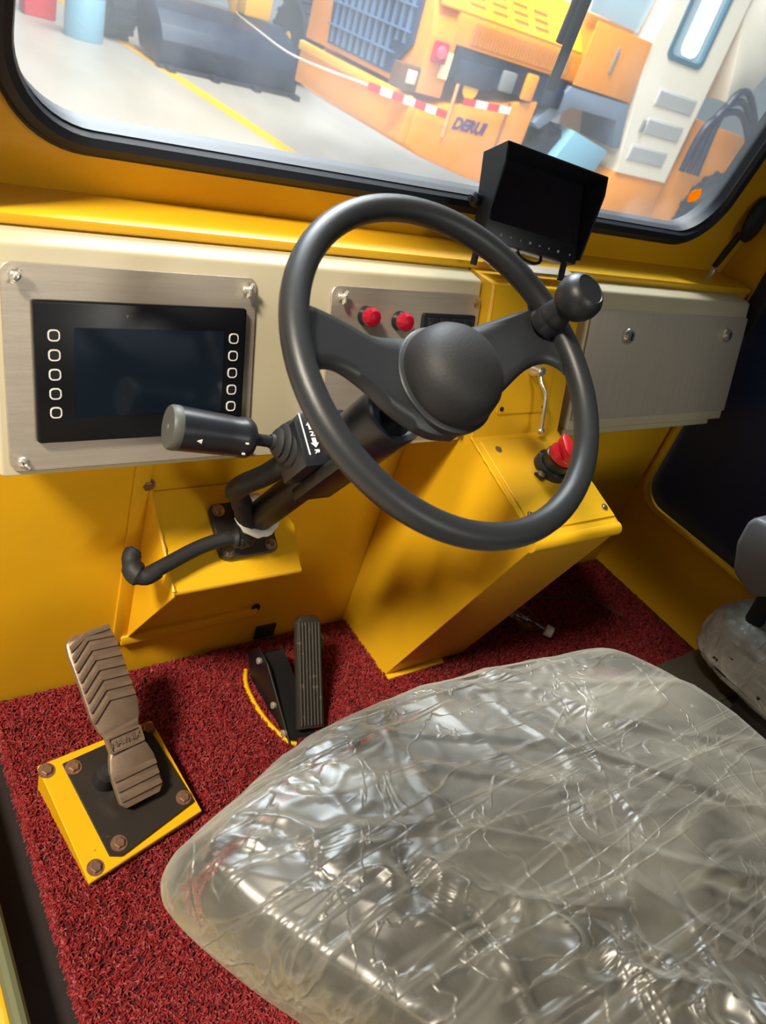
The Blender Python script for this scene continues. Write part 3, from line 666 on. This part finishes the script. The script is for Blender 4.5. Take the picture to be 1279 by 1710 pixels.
# ================================================================== PEDALS
BM = Matrix.Translation((.358, .715, .052)) @ Matrix.Rotation(R(10), 4, 'Z') @ Matrix.Rotation(R(12), 4, 'X')
bp = thing('brake_pedal', (.358, .715, .012), 'cast metal foot pedal with chevron ribs on a yellow base plate', 'pedal')
bm = NB()
quad = [(-.108, -.104), (.100, -.092), (.102, .096), (-.100, .104)]
prism(bm, quad, -.006, .004, BM, bev=.0015, seg=1); obj('base_plate', bm, YELS, bp)
bm = NB()
bl = [BM @ Vector((x*.97, y*.97, -.006)) for x, y in quad]; gr = [Vector((v.x, v.y, .012)) for v in bl]
tv = [bm.verts.new(v) for v in bl]; gv = [bm.verts.new(v) for v in gr]
for i in range(4): bm.faces.new((tv[i], tv[(i+1) % 4], gv[(i+1) % 4], gv[i]))
obj('plinth', bm, YELS, bp)
bm = NB(); prism(bm, [(-.066, -.083), (-.05, -.093), (.094, -.072), (.090, .070), (.068, .088), (-.066, .088)], .004, .010, BM, bev=.001, seg=1); bpl = obj('mounting_plate', bm, BLKP, bp)
for x, y in ((-.054, .074), (-.046, -.073), (.080, -.058)): inst('bolt', BOLT_R, BM @ Matrix.Translation((x, y, .010)), bpl)
for x, y in ((-.091, .090), (-.091, -.087), (.088, .082)): inst('bolt', BOLT_R, BM @ Matrix.Translation((x, y, .004)), bp)
hl, tpv = Vector((.377, .676, .078)), Vector((.338, .897, .262))
ax = (tpv-hl).normalized(); wx = (Vector((1, .12, 0))-ax*Vector((1, .12, 0)).dot(ax)).normalized(); nz = wx.cross(ax)
PF = frame(hl, wx, ax, nz); PL = (tpv-hl).length
def pw(l):   # half width along the tread
    tab = [(0, .030), (.008, .037), (.060, .0385), (.078, .034), (.092, .029), (.118, .029), (.135, .036), (.155, .0405), (.26, .0405), (.282, .038), (PL, .026)]
    return interp(tab, l)
def ph(l): return .006*math.sin(math.pi*l/PL)+.010*max(0, (l-.2)/.1)**2*-.6
bm = NB(); n = 60; rows = []
for i in range(n+1):
    l = PL*i/n; hwd = pw(l); z = ph(l)
    rows.append([bm.verts.new(PF @ Vector(p)) for p in ((-hwd, l, z-.012), (-hwd, l, z-.002), (-hwd+.003, l, z), (hwd-.003, l, z), (hwd, l, z-.002), (hwd, l, z-.012))])
for a, b in zip(rows, rows[1:]):
    for k in range(6): bm.faces.new((a[k], a[(k+1) % 6], b[(k+1) % 6], b[k]))
bm.faces.new(rows[0]); bm.faces.new(rows[-1]); tr_ = obj('tread', bm, CASTM, bp)
def rib(l, chev):
    bm = NB(); hwd = pw(min(l, PL-.01))-.002; segs = [(-hwd, -.016 if chev else 0), (-hwd*.15, .010 if chev else 0), (hwd, .004 if chev else 0)]
    prev = None
    for x, dl in segs:
        y = min(l+dl, PL-.004); z = ph(y)
        ring = [bm.verts.new(PF @ Vector(p)) for p in ((x, y-.0055, z-.001), (x, y-.0035, z+.0045), (x, y+.0025, z+.0045), (x, y+.0055, z-.001))]
        if prev:
            for k in range(4): bm.faces.new((prev[k], prev[(k+1) % 4], ring[(k+1) % 4], ring[k]))
        else: bm.faces.new(ring)
        prev = ring
    bm.faces.new(prev); return bm
for k in range(8): obj('tread_rib', rib(.166+.0172*k, True), CASTM, tr_, 25)
for k in range(3): obj('tread_rib', rib(.016+.017*k, False), CASTM, tr_, 25)
PP = PF @ Matrix.Translation((0, .103, ph(.103)))
bm = NB(); ringplate(bm, rrect(-.029, .029, -.0135, .0135, .003), rrect(-.026, .026, -.0105, .0105, .002), -.001, .0045, PP); nb = obj('name_badge_border', bm, CASTM, tr_)
bm = text_bm('NAVNIX', .0135, PP @ Matrix.Translation((0, 0, .0004)), .0026, bold=.0004); obj('cast_lettering', bm, CASTM, tr_)
bm = NB()
for s in (-1, 1): box(bm, s*.026-.004, s*.026+.004, .028, .062, -.05, -.008, PF, bev=.002)
tube(bm, [PF @ Vector((-.045, .045, -.034)), PF @ Vector((.045, .045, -.034))], .008, 12)
obj('hinge', bm, BLKP, bp)
bm = NB(); lathe(bm, [(.018, 0), (.020, .012), (.016, .024), (.018, .036), (.012, .046)], BM @ Matrix.Translation((-.022, .030, .010)), 18); obj('spring_boot', bm, BLKM, bp)
bm = NB(); lathe(bm, [(.014, 0), (.014, .07)], look(PF @ Vector((.0, .17, -.085)), nz), 14); obj('plunger', bm, BLKP, bp)

tp_ = thing('throttle_pedal', (.74, .76, .012), 'narrow worn black rubber accelerator pedal in the middle of the floor', 'pedal')
h2, t2 = Vector((.737, .726, .040)), Vector((.776, .885, .190)); ax2 = (t2-h2).normalized(); wx2 = Vector((1, .1, 0)); wx2 = (wx2-ax2*wx2.dot(ax2)).normalized(); nz2 = wx2.cross(ax2)
TF = frame(h2, wx2, ax2, nz2); TLn = (t2-h2).length
bm = NB(); prism(bm, [(-.0295, .0), (.031, 0), (.029, TLn-.01), (.022, TLn), (-.020, TLn), (-.0285, TLn-.012)], -.014, 0, TF, bev=.003); pdp = obj('pad', bm, RUBW, tp_)
for k in range(7):
    bm = NB(); x = -.0235+.0078*k; box(bm, x-.0024, x+.0024, .006, TLn-.012, -.001, .0028, TF, bev=.001, seg=1); obj('tread_rib', bm, RUBW, pdp)
bm = NB(); prism(bm, [(.715, .014), (.90, .014), (.935, .060), (.905, .105), (.86, .10), (.75, .035)], .690, .694, YZ @ Matrix.Rotation(0, 4, 'Z'), bev=.001, seg=1)
prism(bm, [(.72, .014), (.92, .014), (.925, .06), (.90, .085), (.75, .028)], .694, .752, YZ); obj('side_bracket', bm, BLKC, tp_)
bm = NB(); prism(bm, [(.80, .03), (.905, .02), (.875, .16), (.85, .15)], .800, .804, YZ); obj('side_bracket', bm, BLKP, tp_)
bm = NB(); tube(bm, smooth_path([(.690, .925, .014), (.672, .88, .014), (.672, .80, .014), (.690, .735, .014), (.705, .720, .014)], 4), .005, 8); obj('base_edge', bm, YELS, tp_)
for p in ((.690, .885, .085), (.690, .80, .045), (.690, .745, .024)):
    bm = NB(); lathe(bm, [(.007, 0), (.007, .006), (.003, .008)], look(p, (-1, 0, .3)), 12); obj('rivet', bm, CHROME, tp_)

# ================================================================== SEAT
st = thing('driver_seat', (.66, .05, .012), 'dark grey driver seat cushion on a yellow base under plastic', 'seat')
OUT = [(.239, .350), (.275, .385), (.333, .407), (.410, .437), (.498, .461), (.620, .471), (.755, .469), (.880, .452), (.993, .426), (1.040, .37), (1.078, .29), (1.115, .181), (1.13, 0), (1.10, -.2), (.95, -.31), (.72, -.34), (.56, -.26), (.49, -.10), (.42, .03), (.345, .15), (.278, .255)]
def closed_smooth(P, sub):
    n = len(P); o = []
    for i in range(n):
        a, b, c, d = [Vector((*P[(i+k) % n], 0)) for k in (-1, 0, 1, 2)]
        for k in range(sub):
            t = k/sub; o.append(.5*((2*b)+(c-a)*t+(2*a-5*b+4*c-d)*t*t+(3*b-a-3*c+d)*t**3))
    return o
def blob(bm, outl, cz, inset, ztop, zbot, dome, nr, crinkle, lip=0.):
    n = len(outl); c = Vector((.67, .07, 0)); rows = []
    prof_ = []
    for j in range(nr+1):
        t = j/nr
        if t < .68:
            r = t/.68*.88; z = ztop+dome*(1-(r/.88)**2)
        else:
            a = (t-.68)/.32*math.pi; r = .88+.12*math.sin(min(a, math.pi/2))
            if a > math.pi/2: r = 1-.20*(1-math.sin(a))
            z = ztop-(ztop-zbot)*(1-math.cos(a))/2
        prof_.append((r, z))
    for j, (r, z) in enumerate(prof_):
        row = []
        for i, p in enumerate(outl):
            q = c+(p-c)*r*inset; v = Vector((q.x, q.y, z))
            if crinkle: v = crinkle(v, r, j/nr)
            row.append(bm.verts.new(v))
            if j == 0: break
        rows.append(row)
    for i in range(n): bm.faces.new((rows[0][0], rows[1][i], rows[1][(i+1) % n]))
    for a, b in zip(rows[1:], rows[2:]):
        for i in range(n): bm.faces.new((a[i], b[i], b[(i+1) % n], a[(i+1) % n]))
    bm.faces.new(rows[-1][::-1])
    return bm
bm = NB(); blob(bm, closed_smooth(OUT, 4), .5, .92, .498, .37, .018, 24, None); obj('cushion', bm, SEATM, st, 60)
bm = NB(); box(bm, .48, .92, -.25, .25, .20, .37, bev=.02); obj('suspension', bm, BLKM, st)
bm = NB(); box(bm, .41, .95, -.30, .245, .012, .20, bev=.01); obj('seat_base', bm, YEL, st)
def ridge(p, w):                               # facet edges of crumpled film
    d = noise.voronoi(p)[0]; e = d[1]-d[0]
    return max(0, 1-e/w)
def crink(v, r, t):
    p = v
    q = Vector((p.x*.79-p.y*.61, p.x*.61+p.y*.79, p.z))          # long stretched pleats towards the right front
    wob = noise.noise(Vector((p.x*4, p.y*4, 1)))*.25
    a1 = ridge(Vector((q.x*2.2+wob, q.y*8+wob, .3)), .16)
    a2 = ridge(Vector((p.x*7+wob*2, p.y*7-wob*2, 4.1)), .14)
    a3 = ridge(Vector((p.x*19, p.y*19+wob*4, p.z*19)), .25)
    m1 = max(0, min(1, .5+noise.noise(Vector((p.x*2.6, p.y*2.6, 9)))*1.6)); m2 = max(0, min(1, .35+noise.noise(Vector((p.x*3.4, p.y*3.4, 21)))*2))
    d = .014*noise.noise(Vector((p.x*3.4+3, p.y*3.4, p.z*3.4)))+.0045*a1+.0034*a2*m1+.0016*a3*m2
    # a crumpled fold running along the left flank
    u = (p.x-.43)*.62+(p.y-.23)*.55
    d += .016*math.exp(-(u/.025)**2)*max(0, min(1, (.42-p.y)*6))*(1-abs(noise.noise(Vector((p.x*22, p.y*22, 3))))*1.9)
    out = Vector((p.x-.67, p.y-.07, 0)).normalized() if r > .05 else Vector((0, 0, 1))
    k = max(0, (t-.6)/.4)
    nrm = (Vector((0, 0, 1))*(1-min(1, k*1.6))+out*min(1, k*1.6)).normalized()
    return v+nrm*d*(.55 if t > .72 else 1)
bm = NB(); blob(bm, closed_smooth(OUT, 22), .5, 1.0, .528, .385, .026, 170, crink)
fo = obj('plastic_cover', bm, FILM, None, 45); tag(fo, 'crinkled clear plastic sheet wrapped over the driver seat cushion', 'plastic sheet')

# ================================================================== RIGHT SIDE
bm = NB(); box(bm, 1.45, 1.935, -.2, .585, .012, .045, bev=.008); sp = thing('floor_step', (1.7, .2, .012), 'dark grey step plate on the floor along the right wall', 'step'); obj('plate', bm, GREYD, sp)
bm = NB(); prism(bm, rrect(1.66, 1.90, .24, .44, .06, 8), .045, .052, bev=.004) if False else ringplate(bm, rrect(1.66, 1.90, .24, .44, .07, 8), rrect(1.672, 1.888, .252, .428, .06, 8), .044, .049); obj('recess_rim', bm, GREYD, sp)
def lump(bm, cx, cy, cz, sx, sy, sz, amp, seed, n=40, pw_=.6):
    rows = []
    for j in range(n+1):
        ph_ = -math.pi/2+math.pi*j/n; row = []
        for i in range(2*n):
            th = 2*math.pi*i/(2*n)
            f = lambda c_: math.copysign(abs(c_)**pw_, c_)
            v = Vector((f(math.cos(ph_))*f(math.cos(th)), f(math.cos(ph_))*f(math.sin(th)), f(math.sin(ph_))))
            k = 1+amp*(1-2*abs(noise.noise(v*4+Vector((seed, 0, 0)))))+amp*.5*(1-2*abs(noise.noise(v*11+Vector((0, seed, 0)))))
            row.append(bm.verts.new((cx+sx*v.x*k, cy+sy*v.y*k, cz+sz*v.z*k)))
        rows.append(row)
    for a, b in zip(rows, rows[1:]):
        for i in range(2*n): bm.faces.new((a[i], a[(i+1) % (2*n)], b[(i+1) % (2*n)], b[i]))
    return bm
js = thing('jump_seat', (1.84, .38, .045), 'small black folding seat wrapped in plastic by the right door', 'seat')
bm = NB(); box(bm, 1.70, 1.93, .22, .50, .15, .26, bev=.03, seg=3); obj('cushion', bm, BLKM, js)
bm = NB(); box(bm, 1.78, 1.86, .28, .40, .045, .15, bev=.006); obj('leg', bm, BLKP, js)
bm = NB(); lump(bm, 1.815, .385, .215, .115, .175, .085, .05, 4.0); tag(obj('plastic_wrap', bm, FILM2, None, 40), 'cloudy plastic wrap bunched around the small seat by the right door', 'plastic sheet')
ar = thing('armrest', (1.72, .50, .26), 'grey plastic armrest at the right edge above the wrapped seat', 'armrest')
bm = NB(); prism(bm, [(.40, .56), (.42, .46), (.47, .42), (.53, .44), (.560, .50), (.566, .555), (.555, .575), (.42, .60)], 1.60, 1.90, YZ, bev=.012, seg=3); obj('pad', bm, GREYP, ar, 50)
bm = NB(); tube(bm, [(1.76, .47, .26), (1.76, .48, .36), (1.75, .48, .45)], .022, 12); obj('post', bm, BLKM, ar)
# gooseneck
gn = thing('gooseneck_lamp', (1.9, 1.105, .905), 'black oval gooseneck lamp in the right windscreen corner', 'lamp')
bm = NB(); tube(bm, smooth_path([(1.893, 1.100, .915), (1.893, 1.092, .945), (1.895, 1.085, .98), (1.896, 1.078, 1.01)], 4), .008, 10); obj('stalk', bm, BLK, gn)
bm = NB(); lathe(bm, [(.013, 0), (.013, .010), (.009, .014)], Matrix.Translation((1.893, 1.100, .903)), 16); obj('foot', bm, CHROME, gn)
bm = NB(); lump(bm, 1.893, 1.060, 1.050, .034, .018, .056, 0., 1., 16, 1.); obj('head', bm, BLKM, gn, 60)

# bottle
bo = thing('water_bottle', (1.45, .83, .014), 'clear empty plastic water bottle with white cap lying under the pedestal', 'bottle')
BA, BBv = Vector((1.395, .90, .046)), Vector((1.492, .772, .040)); BX = look(BA, BBv-BA); bl_ = (BBv-BA).length
bm = NB(); lathe(bm, [(.028, -.06), (.031, -.05), (.031, .03), (.029, .034), (.031, .038), (.031, .07), (.028, .085), (.020, .105), (.013, .122), (.0125, bl_-.018)], BX, 32, cap=False); obj('body', bm, CLEAR, bo, 50)
bm = NB(); lathe(bm, [(.0315, -.035), (.0315, .025)], BX, 32, cap=False); obj('label_sleeve', bm, LABELG, bo)
bm = NB(); lathe(bm, [(.0145, bl_-.020), (.0150, bl_-.018), (.0150, bl_-.002), (.0135, bl_)], BX, 24); obj('cap', bm, CAPW, bo)
bm = NB(); tube(bm, smooth_path([(1.30, .93, .02), (1.45, .95, .019), (1.60, .90, .02), (1.74, .86, .019), (1.80, .77, .02)], 8), .003, 8); tag(obj('floor_cable', bm, mat('grey_cable', '#4a3a3a', .5)), 'thin grey cable lying across the mat near the right wall', 'cable')

# ================================================================== OUTSIDE
wp = thing('wiper', (1.13, 1.13, 1.17), 'black wiper blade resting on the outside of the windscreen', 'wiper')
WO = lambda x, s, o: SCR @ Vector((x, s, -o))
def onsc(x, y, z): return Vector((x, y, z))
bm = NB(); a, b = Vector((1.135, 1.118, 1.180)), Vector((1.085, 1.055, 1.55)); tube(bm, [a, a.lerp(b, .5), b], .006, 8, flat=2.0); obj('blade', bm, BLKM, wp)
bm = NB(); a2_, b2_ = Vector((1.128, 1.130, 1.25)), Vector((1.09, 1.072, 1.57)); tube(bm, [a2_, a2_.lerp(b2_, .5), b2_], .0075, 8); obj('arm', bm, BLK, wp)

om = thing('orange_loader', (7.4, 8.2, -.9), 'orange mining loader with white cab parked side-on outside', 'vehicle')
YM = 7.0
FR = frame((0, YM, 0), (1, 0, 0), (0, 0, 1), (0, -1, 0))      # side face: x, z, out
EN = frame((5.3, 0, 0), (0, -1, 0), (0, 0, 1), (-1, 0, 0))    # rear face: -y, z, out
bm = NB(); prism(bm, [(9.38, .44), (9.38, 1.35), (9.1, 1.6), (7.3, 1.6), (7.06, 1.12), (7.02, .95), (7.02, .44)], 5.32, 5.66, YZ, bev=.015); obj('tail_housing', bm, ORG, om)
bm = NB(); prism(bm, [(9.38, .3), (9.38, 1.4), (9.1, 1.62), (7.35, 1.62), (7.02, 1.20), (7.02, .94)], 5.60, 8.42, YZ, bev=.02); obj('hood', bm, ORG, om)
bm = NB(); prism(bm, [(7.03, 1.215), (7.34, 1.615), (7.34, 1.635), (7.02, 1.235)], 5.35, 7.40, YZ); hp = obj('hood_slope', bm, ORGY, om)
HS = frame((0, 7.025, 1.235), (1, 0, 0), Vector((0, .32, .40)).normalized(), Vector((0, -.40, .32)).normalized())
for i in range(4):
    for j in range(3):
        bm = NB(); box(bm, 5.72+.31*i, 5.93+.31*i, .07+.085*j, .105+.085*j, 0, .006, HS); obj('vent_slot', bm, mat('slot_brown', '#a8641c', .6), hp)
for i in range(34):
    bm = NB(); x = 5.80+.043*i; box(bm, x, x+.022, .985, 1.165, 0, .02, FR); obj('louvre_slat', bm, mat('louvre_orange', '#c9843a', .5), om)
bm = NB(); prism(bm, [(5.68, .66), (7.33, .66), (7.36, .93), (5.70, .93)], -.25, -.02, FR); eb = obj('engine_bay', bm, DBLUE, om)
for i, (x0, x1, z0, z1, mm) in enumerate(((5.75, 6.25, .62, .84, DBLUE), (6.35, 6.55, .66, .86, GREYP), (6.70, 6.86, .64, .90, ORG), (7.0, 7.3, .64, .84, DBLUE))):
    bm = NB(); box(bm, x0, x1, z0, z1, -.02, .02+.01*i, FR, bev=.02); obj('engine_block', bm, mm, eb)
bm = NB(); prism(bm, [(7.40, .92), (8.44, .92), (8.40, 1.56), (7.42, 1.56)], 0, .03, FR, bev=.01); obj('access_panel', bm, ORG, om)
bm = NB(); box(bm, 7.86, 7.89, 1.14, 1.40, .03, .06, FR, bev=.006); obj('panel_handle', bm, GREYP, om)
bm = NB(); prism(bm, [(5.40, .32), (7.0, .66), (6.98, .10), (6.86, -.30), (6.40, -.27), (5.60, -.14), (5.38, -.05)], -2.4, 0, FR, bev=.02); bu = obj('bumper', bm, ORG, om)
bm = NB(); box(bm, 5.30, 5.44, 7.02, 9.40, -.04, .31, bev=.02); obj('rear_beam', bm, ORG, om)
bm = NB(); box(bm, 5.26, 5.34, 7.02, 9.40, .30, .40, bev=.02); obj('beam_edge', bm, ORGY, om)
bm = text_bm('DERUI', .165, FR @ Matrix.Translation((6.14, .255, .004)) @ Matrix(((1, .25, 0, 0), (0, 1, 0, 0), (0, 0, 1, 0), (0, 0, 0, 1))), .004, bold=.007); obj('lettering', bm, TXTB, bu)
bm = NB(); prism(bm, [(-8.78, .50), (-7.46, .50), (-7.40, .62), (-7.22, .82), (-7.24, 1.5), (-8.85, 1.5), (-8.85, .95)], 0, .03, EN); gr_ = obj('grille', bm, GRILL, om)
for i in range(11):
    bm = NB(); y = -8.70+.135*i; box(bm, y, y+.03, .52 if y < -7.5 else .8, 1.49, .03, .06, EN); obj('grille_bar', bm, GRILB, gr_)
for z in (.68, .90, 1.12, 1.34):
    bm = NB(); box(bm, -8.8, -7.28 if z > .8 else -7.46, z, z+.018, .03, .07, EN); obj('grille_bar', bm, GRILB, gr_)
bm = NB(); box(bm, 5.36, 5.54, .74, .93, 0, .05, FR, bev=.02); tl_ = obj('tail_light', bm, TAILM, om); bm = NB(); lathe(bm, [(.06, .05), (.05, .075), (.01, .08)], FR @ Matrix.Translation((5.45, .84, 0)), 16); obj('lens', bm, mat('lens_pink', '#e8607a', .3), tl_)
bm = NB(); box(bm, 5.08, 5.34, 7.02, 7.18, .43, .66, bev=.02); lt = obj('work_light', bm, mat('lamp_box_brown', '#6a4228', .5), om)
bm = NB(); box(bm, 5.17, 5.28, 7.0, 7.03, .50, .62, bev=.01); obj('lens', bm, mat('lens_cream', '#efe3c0', .3), lt)
bm = NB(); box(bm, 5.52, 5.64, .62, .86, 0, .006, FR); obj('warning_label', bm, mat('label_cream', '#e9dcae', .5), om)
bm = NB(); lathe(bm, [(.10, 0), (.10, .02)], FR @ Matrix.Translation((6.0, .60, -.02)), 20); obj('lifting_lug', bm, ORGY, om)
# wheels
def wheel(x, y, z, r, wd, parent, ax_=(0, -1, 0)):
    M = look((x, y, z), ax_)
    bm = NB(); lathe(bm, [(r*.55, -wd*.45), (r*.9, -wd*.5), (r, -wd*.36), (r, wd*.36), (r*.9, wd*.5), (r*.55, wd*.45)], M, 36); t_ = obj('tyre', bm, TYRE, parent)
    bm = NB(); lathe(bm, [(r*.55, wd*.30), (r*.5, wd*.43), (r*.3, wd*.34), (r*.18, wd*.36), (r*.16, wd*.46), (r*.05, wd*.47)], M, 24); obj('rim', bm, ORGY, t_)
    for i in range(18):
        bm = NB(); box(bm, -.05*r, .05*r, r*.97, r*1.04, -wd*.45, wd*.45, M @ Matrix.Rotation(R(20*i), 4, 'Z') @ Matrix.Rotation(R(8), 4, 'Y')); obj('tread_lug', bm, TYRE, t_)
wheel(7.72, 7.35, -.22, .66, .55, om)
bm = NB(); prism(bm, [(7.02, .45), (7.40, .90), (8.45, .90), (8.62, .42), (8.50, .40), (8.36, .70), (7.5, .70), (7.14, .40)], -.6, .02, FR, bev=.01); obj('fender', bm, mat('fender_grey', '#6f7f96', .5), om)
bm = NB(); prism(bm, [(7.45, -.05), (8.30, .02), (8.40, .36), (7.7, .48)], -.3, .04, FR, bev=.01); obj('step_plate', bm, SKYB, om)
# cab
bm = NB(); ringplate(bm, [(8.77, .15), (9.83, .15), (9.83, 2.75), (8.62, 2.75), (8.42, 1.56)], rrect(8.74, 9.48, 1.47, 2.5, .10), -1.2, 0, FR); cb_ = obj('cab_shell', bm, MWHITE, om)
bm = NB(); prism(bm, rrect(8.76, 9.46, 1.49, 2.48, .09), -.06, -.03, FR); obj('cab_window', bm, MGLASS, om)
bm = NB(); ringplate(bm, rrect(8.74, 9.48, 1.47, 2.5, .10), rrect(8.80, 9.42, 1.53, 2.44, .08), -.03, .015, FR); obj('window_seal', bm, mat('seal_teal', '#3f6a80', .5), om)
bm = NB(); prism(bm, rrect(9.00, 9.32, 1.56, 2.28, .10), -.03, -.02, FR); obj('cab_window_glow', bm, LITW, om)  # glowing panel standing in for bright sky seen through the cab
bm = NB(); prism(bm, [(7.42, 1.62), (8.30, 1.60), (8.46, 2.6), (7.3, 2.6)], -.2, -.16, FR); obj('side_glass', bm, MGLASS, om)
for z0, z1, x0, x1 in ((.98, 1.17, 8.90, 9.70), (.65, .84, 8.92, 9.68), (.32, .51, 8.84, 9.60)):
    bm = NB(); box(bm, x0, x1, z0, z1, 0, .012, FR, bev=.004); v_ = obj('door_vent', bm, MGREY, om)
    for k in range(6):
        bm = NB(); zz = z0+.02+(z1-z0-.03)*k/6; box(bm, x0+.02, x1-.02, zz, zz+.012, .012, .02, FR); obj('vent_slat', bm, MGREY, v_)
bm = NB(); box(bm, 8.84, 8.88, .66, .80, 0, .04, FR, bev=.01); obj('door_handle', bm, GREYP, om)
bm = NB(); prism(bm, [(8.75, .15), (9.83, .15), (9.9, -.4), (8.7, -.4)], -2.2, -.02, FR, bev=.01); obj('cab_base', bm, ORG, om)
bm = NB(); prism(bm, [(9.85, -.5), (12.6, -.5), (12.6, .5), (11.2, .95), (9.85, .95)], -2.2, -.1, FR, bev=.02); obj('front_frame', bm, ORG, om)
bm = NB(); prism(bm, [(9.95, 2.9), (9.92, 2.2), (10.40, 1.25), (10.75, 1.30), (11.6, 2.9)], -.5, -.05, FR, bev=.02); obj('front_canopy', bm, MWHITE, om)
for k in range(3):
    bm = NB(); tube(bm, smooth_path([FR @ Vector((10.0+.1*k, .35, .05+.05*k)), FR @ Vector((10.0+.1*k, .95+.1*k, .1)), FR @ Vector((10.5, 1.2+.12*k, .12)), FR @ Vector((11.1+.1*k, .9, .1)), FR @ Vector((11.5, .5, .05))], 6), .045, 8); obj('hydraulic_hose', bm, DBLUE, om)
wheel(11.2, 7.3, -.22, .66, .55, om)

# barrier tape in front of the loader
bt = thing('barrier_tape', (5.2, 6.75, -.9), 'red and white barrier tape strung in front of the orange loader', 'barrier tape')
def strip(p, q, n_, start):
    p, q = Vector(p), Vector(q)
    for i in range(n_):
        a, b = p.lerp(q, i/n_), p.lerp(q, (i+1)/n_); bm = NB()
        vs_ = [bm.verts.new(v) for v in (a+Vector((0, 0, -.035)), b+Vector((0, 0, -.035)), b+Vector((0, 0, .035)), a+Vector((0, 0, .035)))]
        f = bm.faces.new(vs_); e = bmesh.ops.extrude_face_region(bm, geom=[f])
        for v in [g for g in e['geom'] if isinstance(g, bmesh.types.BMVert)]: v.co.y += .004
        obj('tape_segment', bm, (TAPR, TAPW)[(i+start) % 2], bt)
strip((4.58, 6.75, .425), (5.58, 6.75, .345), 7, 0)
strip((5.74, 6.75, .505), (6.40, 6.75, .53), 4, 0)
bm = NB(); tube(bm, smooth_path([(6.80, 14.4, .05), (5.75, 11.5, .18), (4.95, 8.9, .27), (4.56, 6.76, .43)], 8), .010, 6); tag(obj('barrier_rope', bm, TAPW), 'thin white rope running from the dark bucket to the barrier tape', 'rope')
bm = NB(); tube(bm, [(5.80, 6.985, .10), (5.80, 6.985, .3), (5.80, 6.985, .62)], .018, 10); obj('tape_peg', bm, mat('post_pink', '#e0a070', .5), om)
bm = NB(); tube(bm, [(6.58, 6.985, -.05), (6.58, 6.985, .3), (6.58, 6.985, .58)], .014, 10); obj('tape_peg', bm, mat('post_brown', '#8a5a3c', .5), om)

# loader bucket machine further back
yl = thing('yellow_loader', (6.5, 14.8, -.9), 'yellow wheel loader with dark blue bucket further back in the hall', 'vehicle')
bm = NB(); prism(bm, [(13.6, -.88), (14.6, -.80), (15.0, -.3), (14.9, .02), (14.5, .04), (14.0, -.12), (13.75, -.3), (13.6, -.5)], 5.25, 7.75, YZ, bev=.02); bk_ = obj('bucket', bm, DBLUE, yl)
bm = NB(); box(bm, 5.2, 7.8, 13.5, 13.7, -.9, -.84, bev=.01); obj('cutting_edge', bm, mat('worn_edge', '#4a4c58', .4, .6), bk_)
for k in range(4):
    bm = NB(); box(bm, 5.3+.76*k, 5.42+.76*k, 13.30, 13.55, -.9, -.82, bev=.01); obj('bucket_tooth', bm, mat('worn_edge', '#4a4c58', .4, .6), bk_)
for x in (5.9, 7.0):
    bm = NB(); prism(bm, [(14.8, -.1), (15.1, -.1), (16.5, 1.3), (16.2, 1.5), (15.2, .7)], x, x+.22, YZ, bev=.02); obj('lift_arm', bm, ORGY, yl)
bm = NB(); box(bm, 5.8, 7.4, 16.2, 19.0, .2, 1.5, bev=.05); obj('body', bm, ORGY, yl)
bm = NB(); box(bm, 7.0, 7.5, 14.55, 14.95, .05, .75, bev=.03); obj('tilt_block', bm, ORGY, yl)
wheel(5.1, 15.6, -.2, .72, .5, yl, (-1, 0, 0)); wheel(8.7, 15.6, -.2, .72, .5, yl, (-1, 0, 0))
bm = NB(); lathe(bm, [(.29, -.9), (.30, -.88), (.30, -.3), (.29, -.28), (.30, -.26), (.30, .2), (.28, .22)], Matrix.Translation((4.35, 14.6, 0)), 24); tag(obj('blue_stand_in', bm, SKYB), 'pale blue drum shape standing in for a small poster stand', 'drum')  # drum shape used in place of a small blue poster stand
bm = NB(); box(bm, 3.7, 4.2, 15.6, 16.0, -.9, .3, bev=.03); tag(obj('red_crate', bm, TAPR), 'red crate standing left of the blue drum shape', 'crate')
for o in list(bpy.data.objects):
    if o.get('label') and o.parent: pass
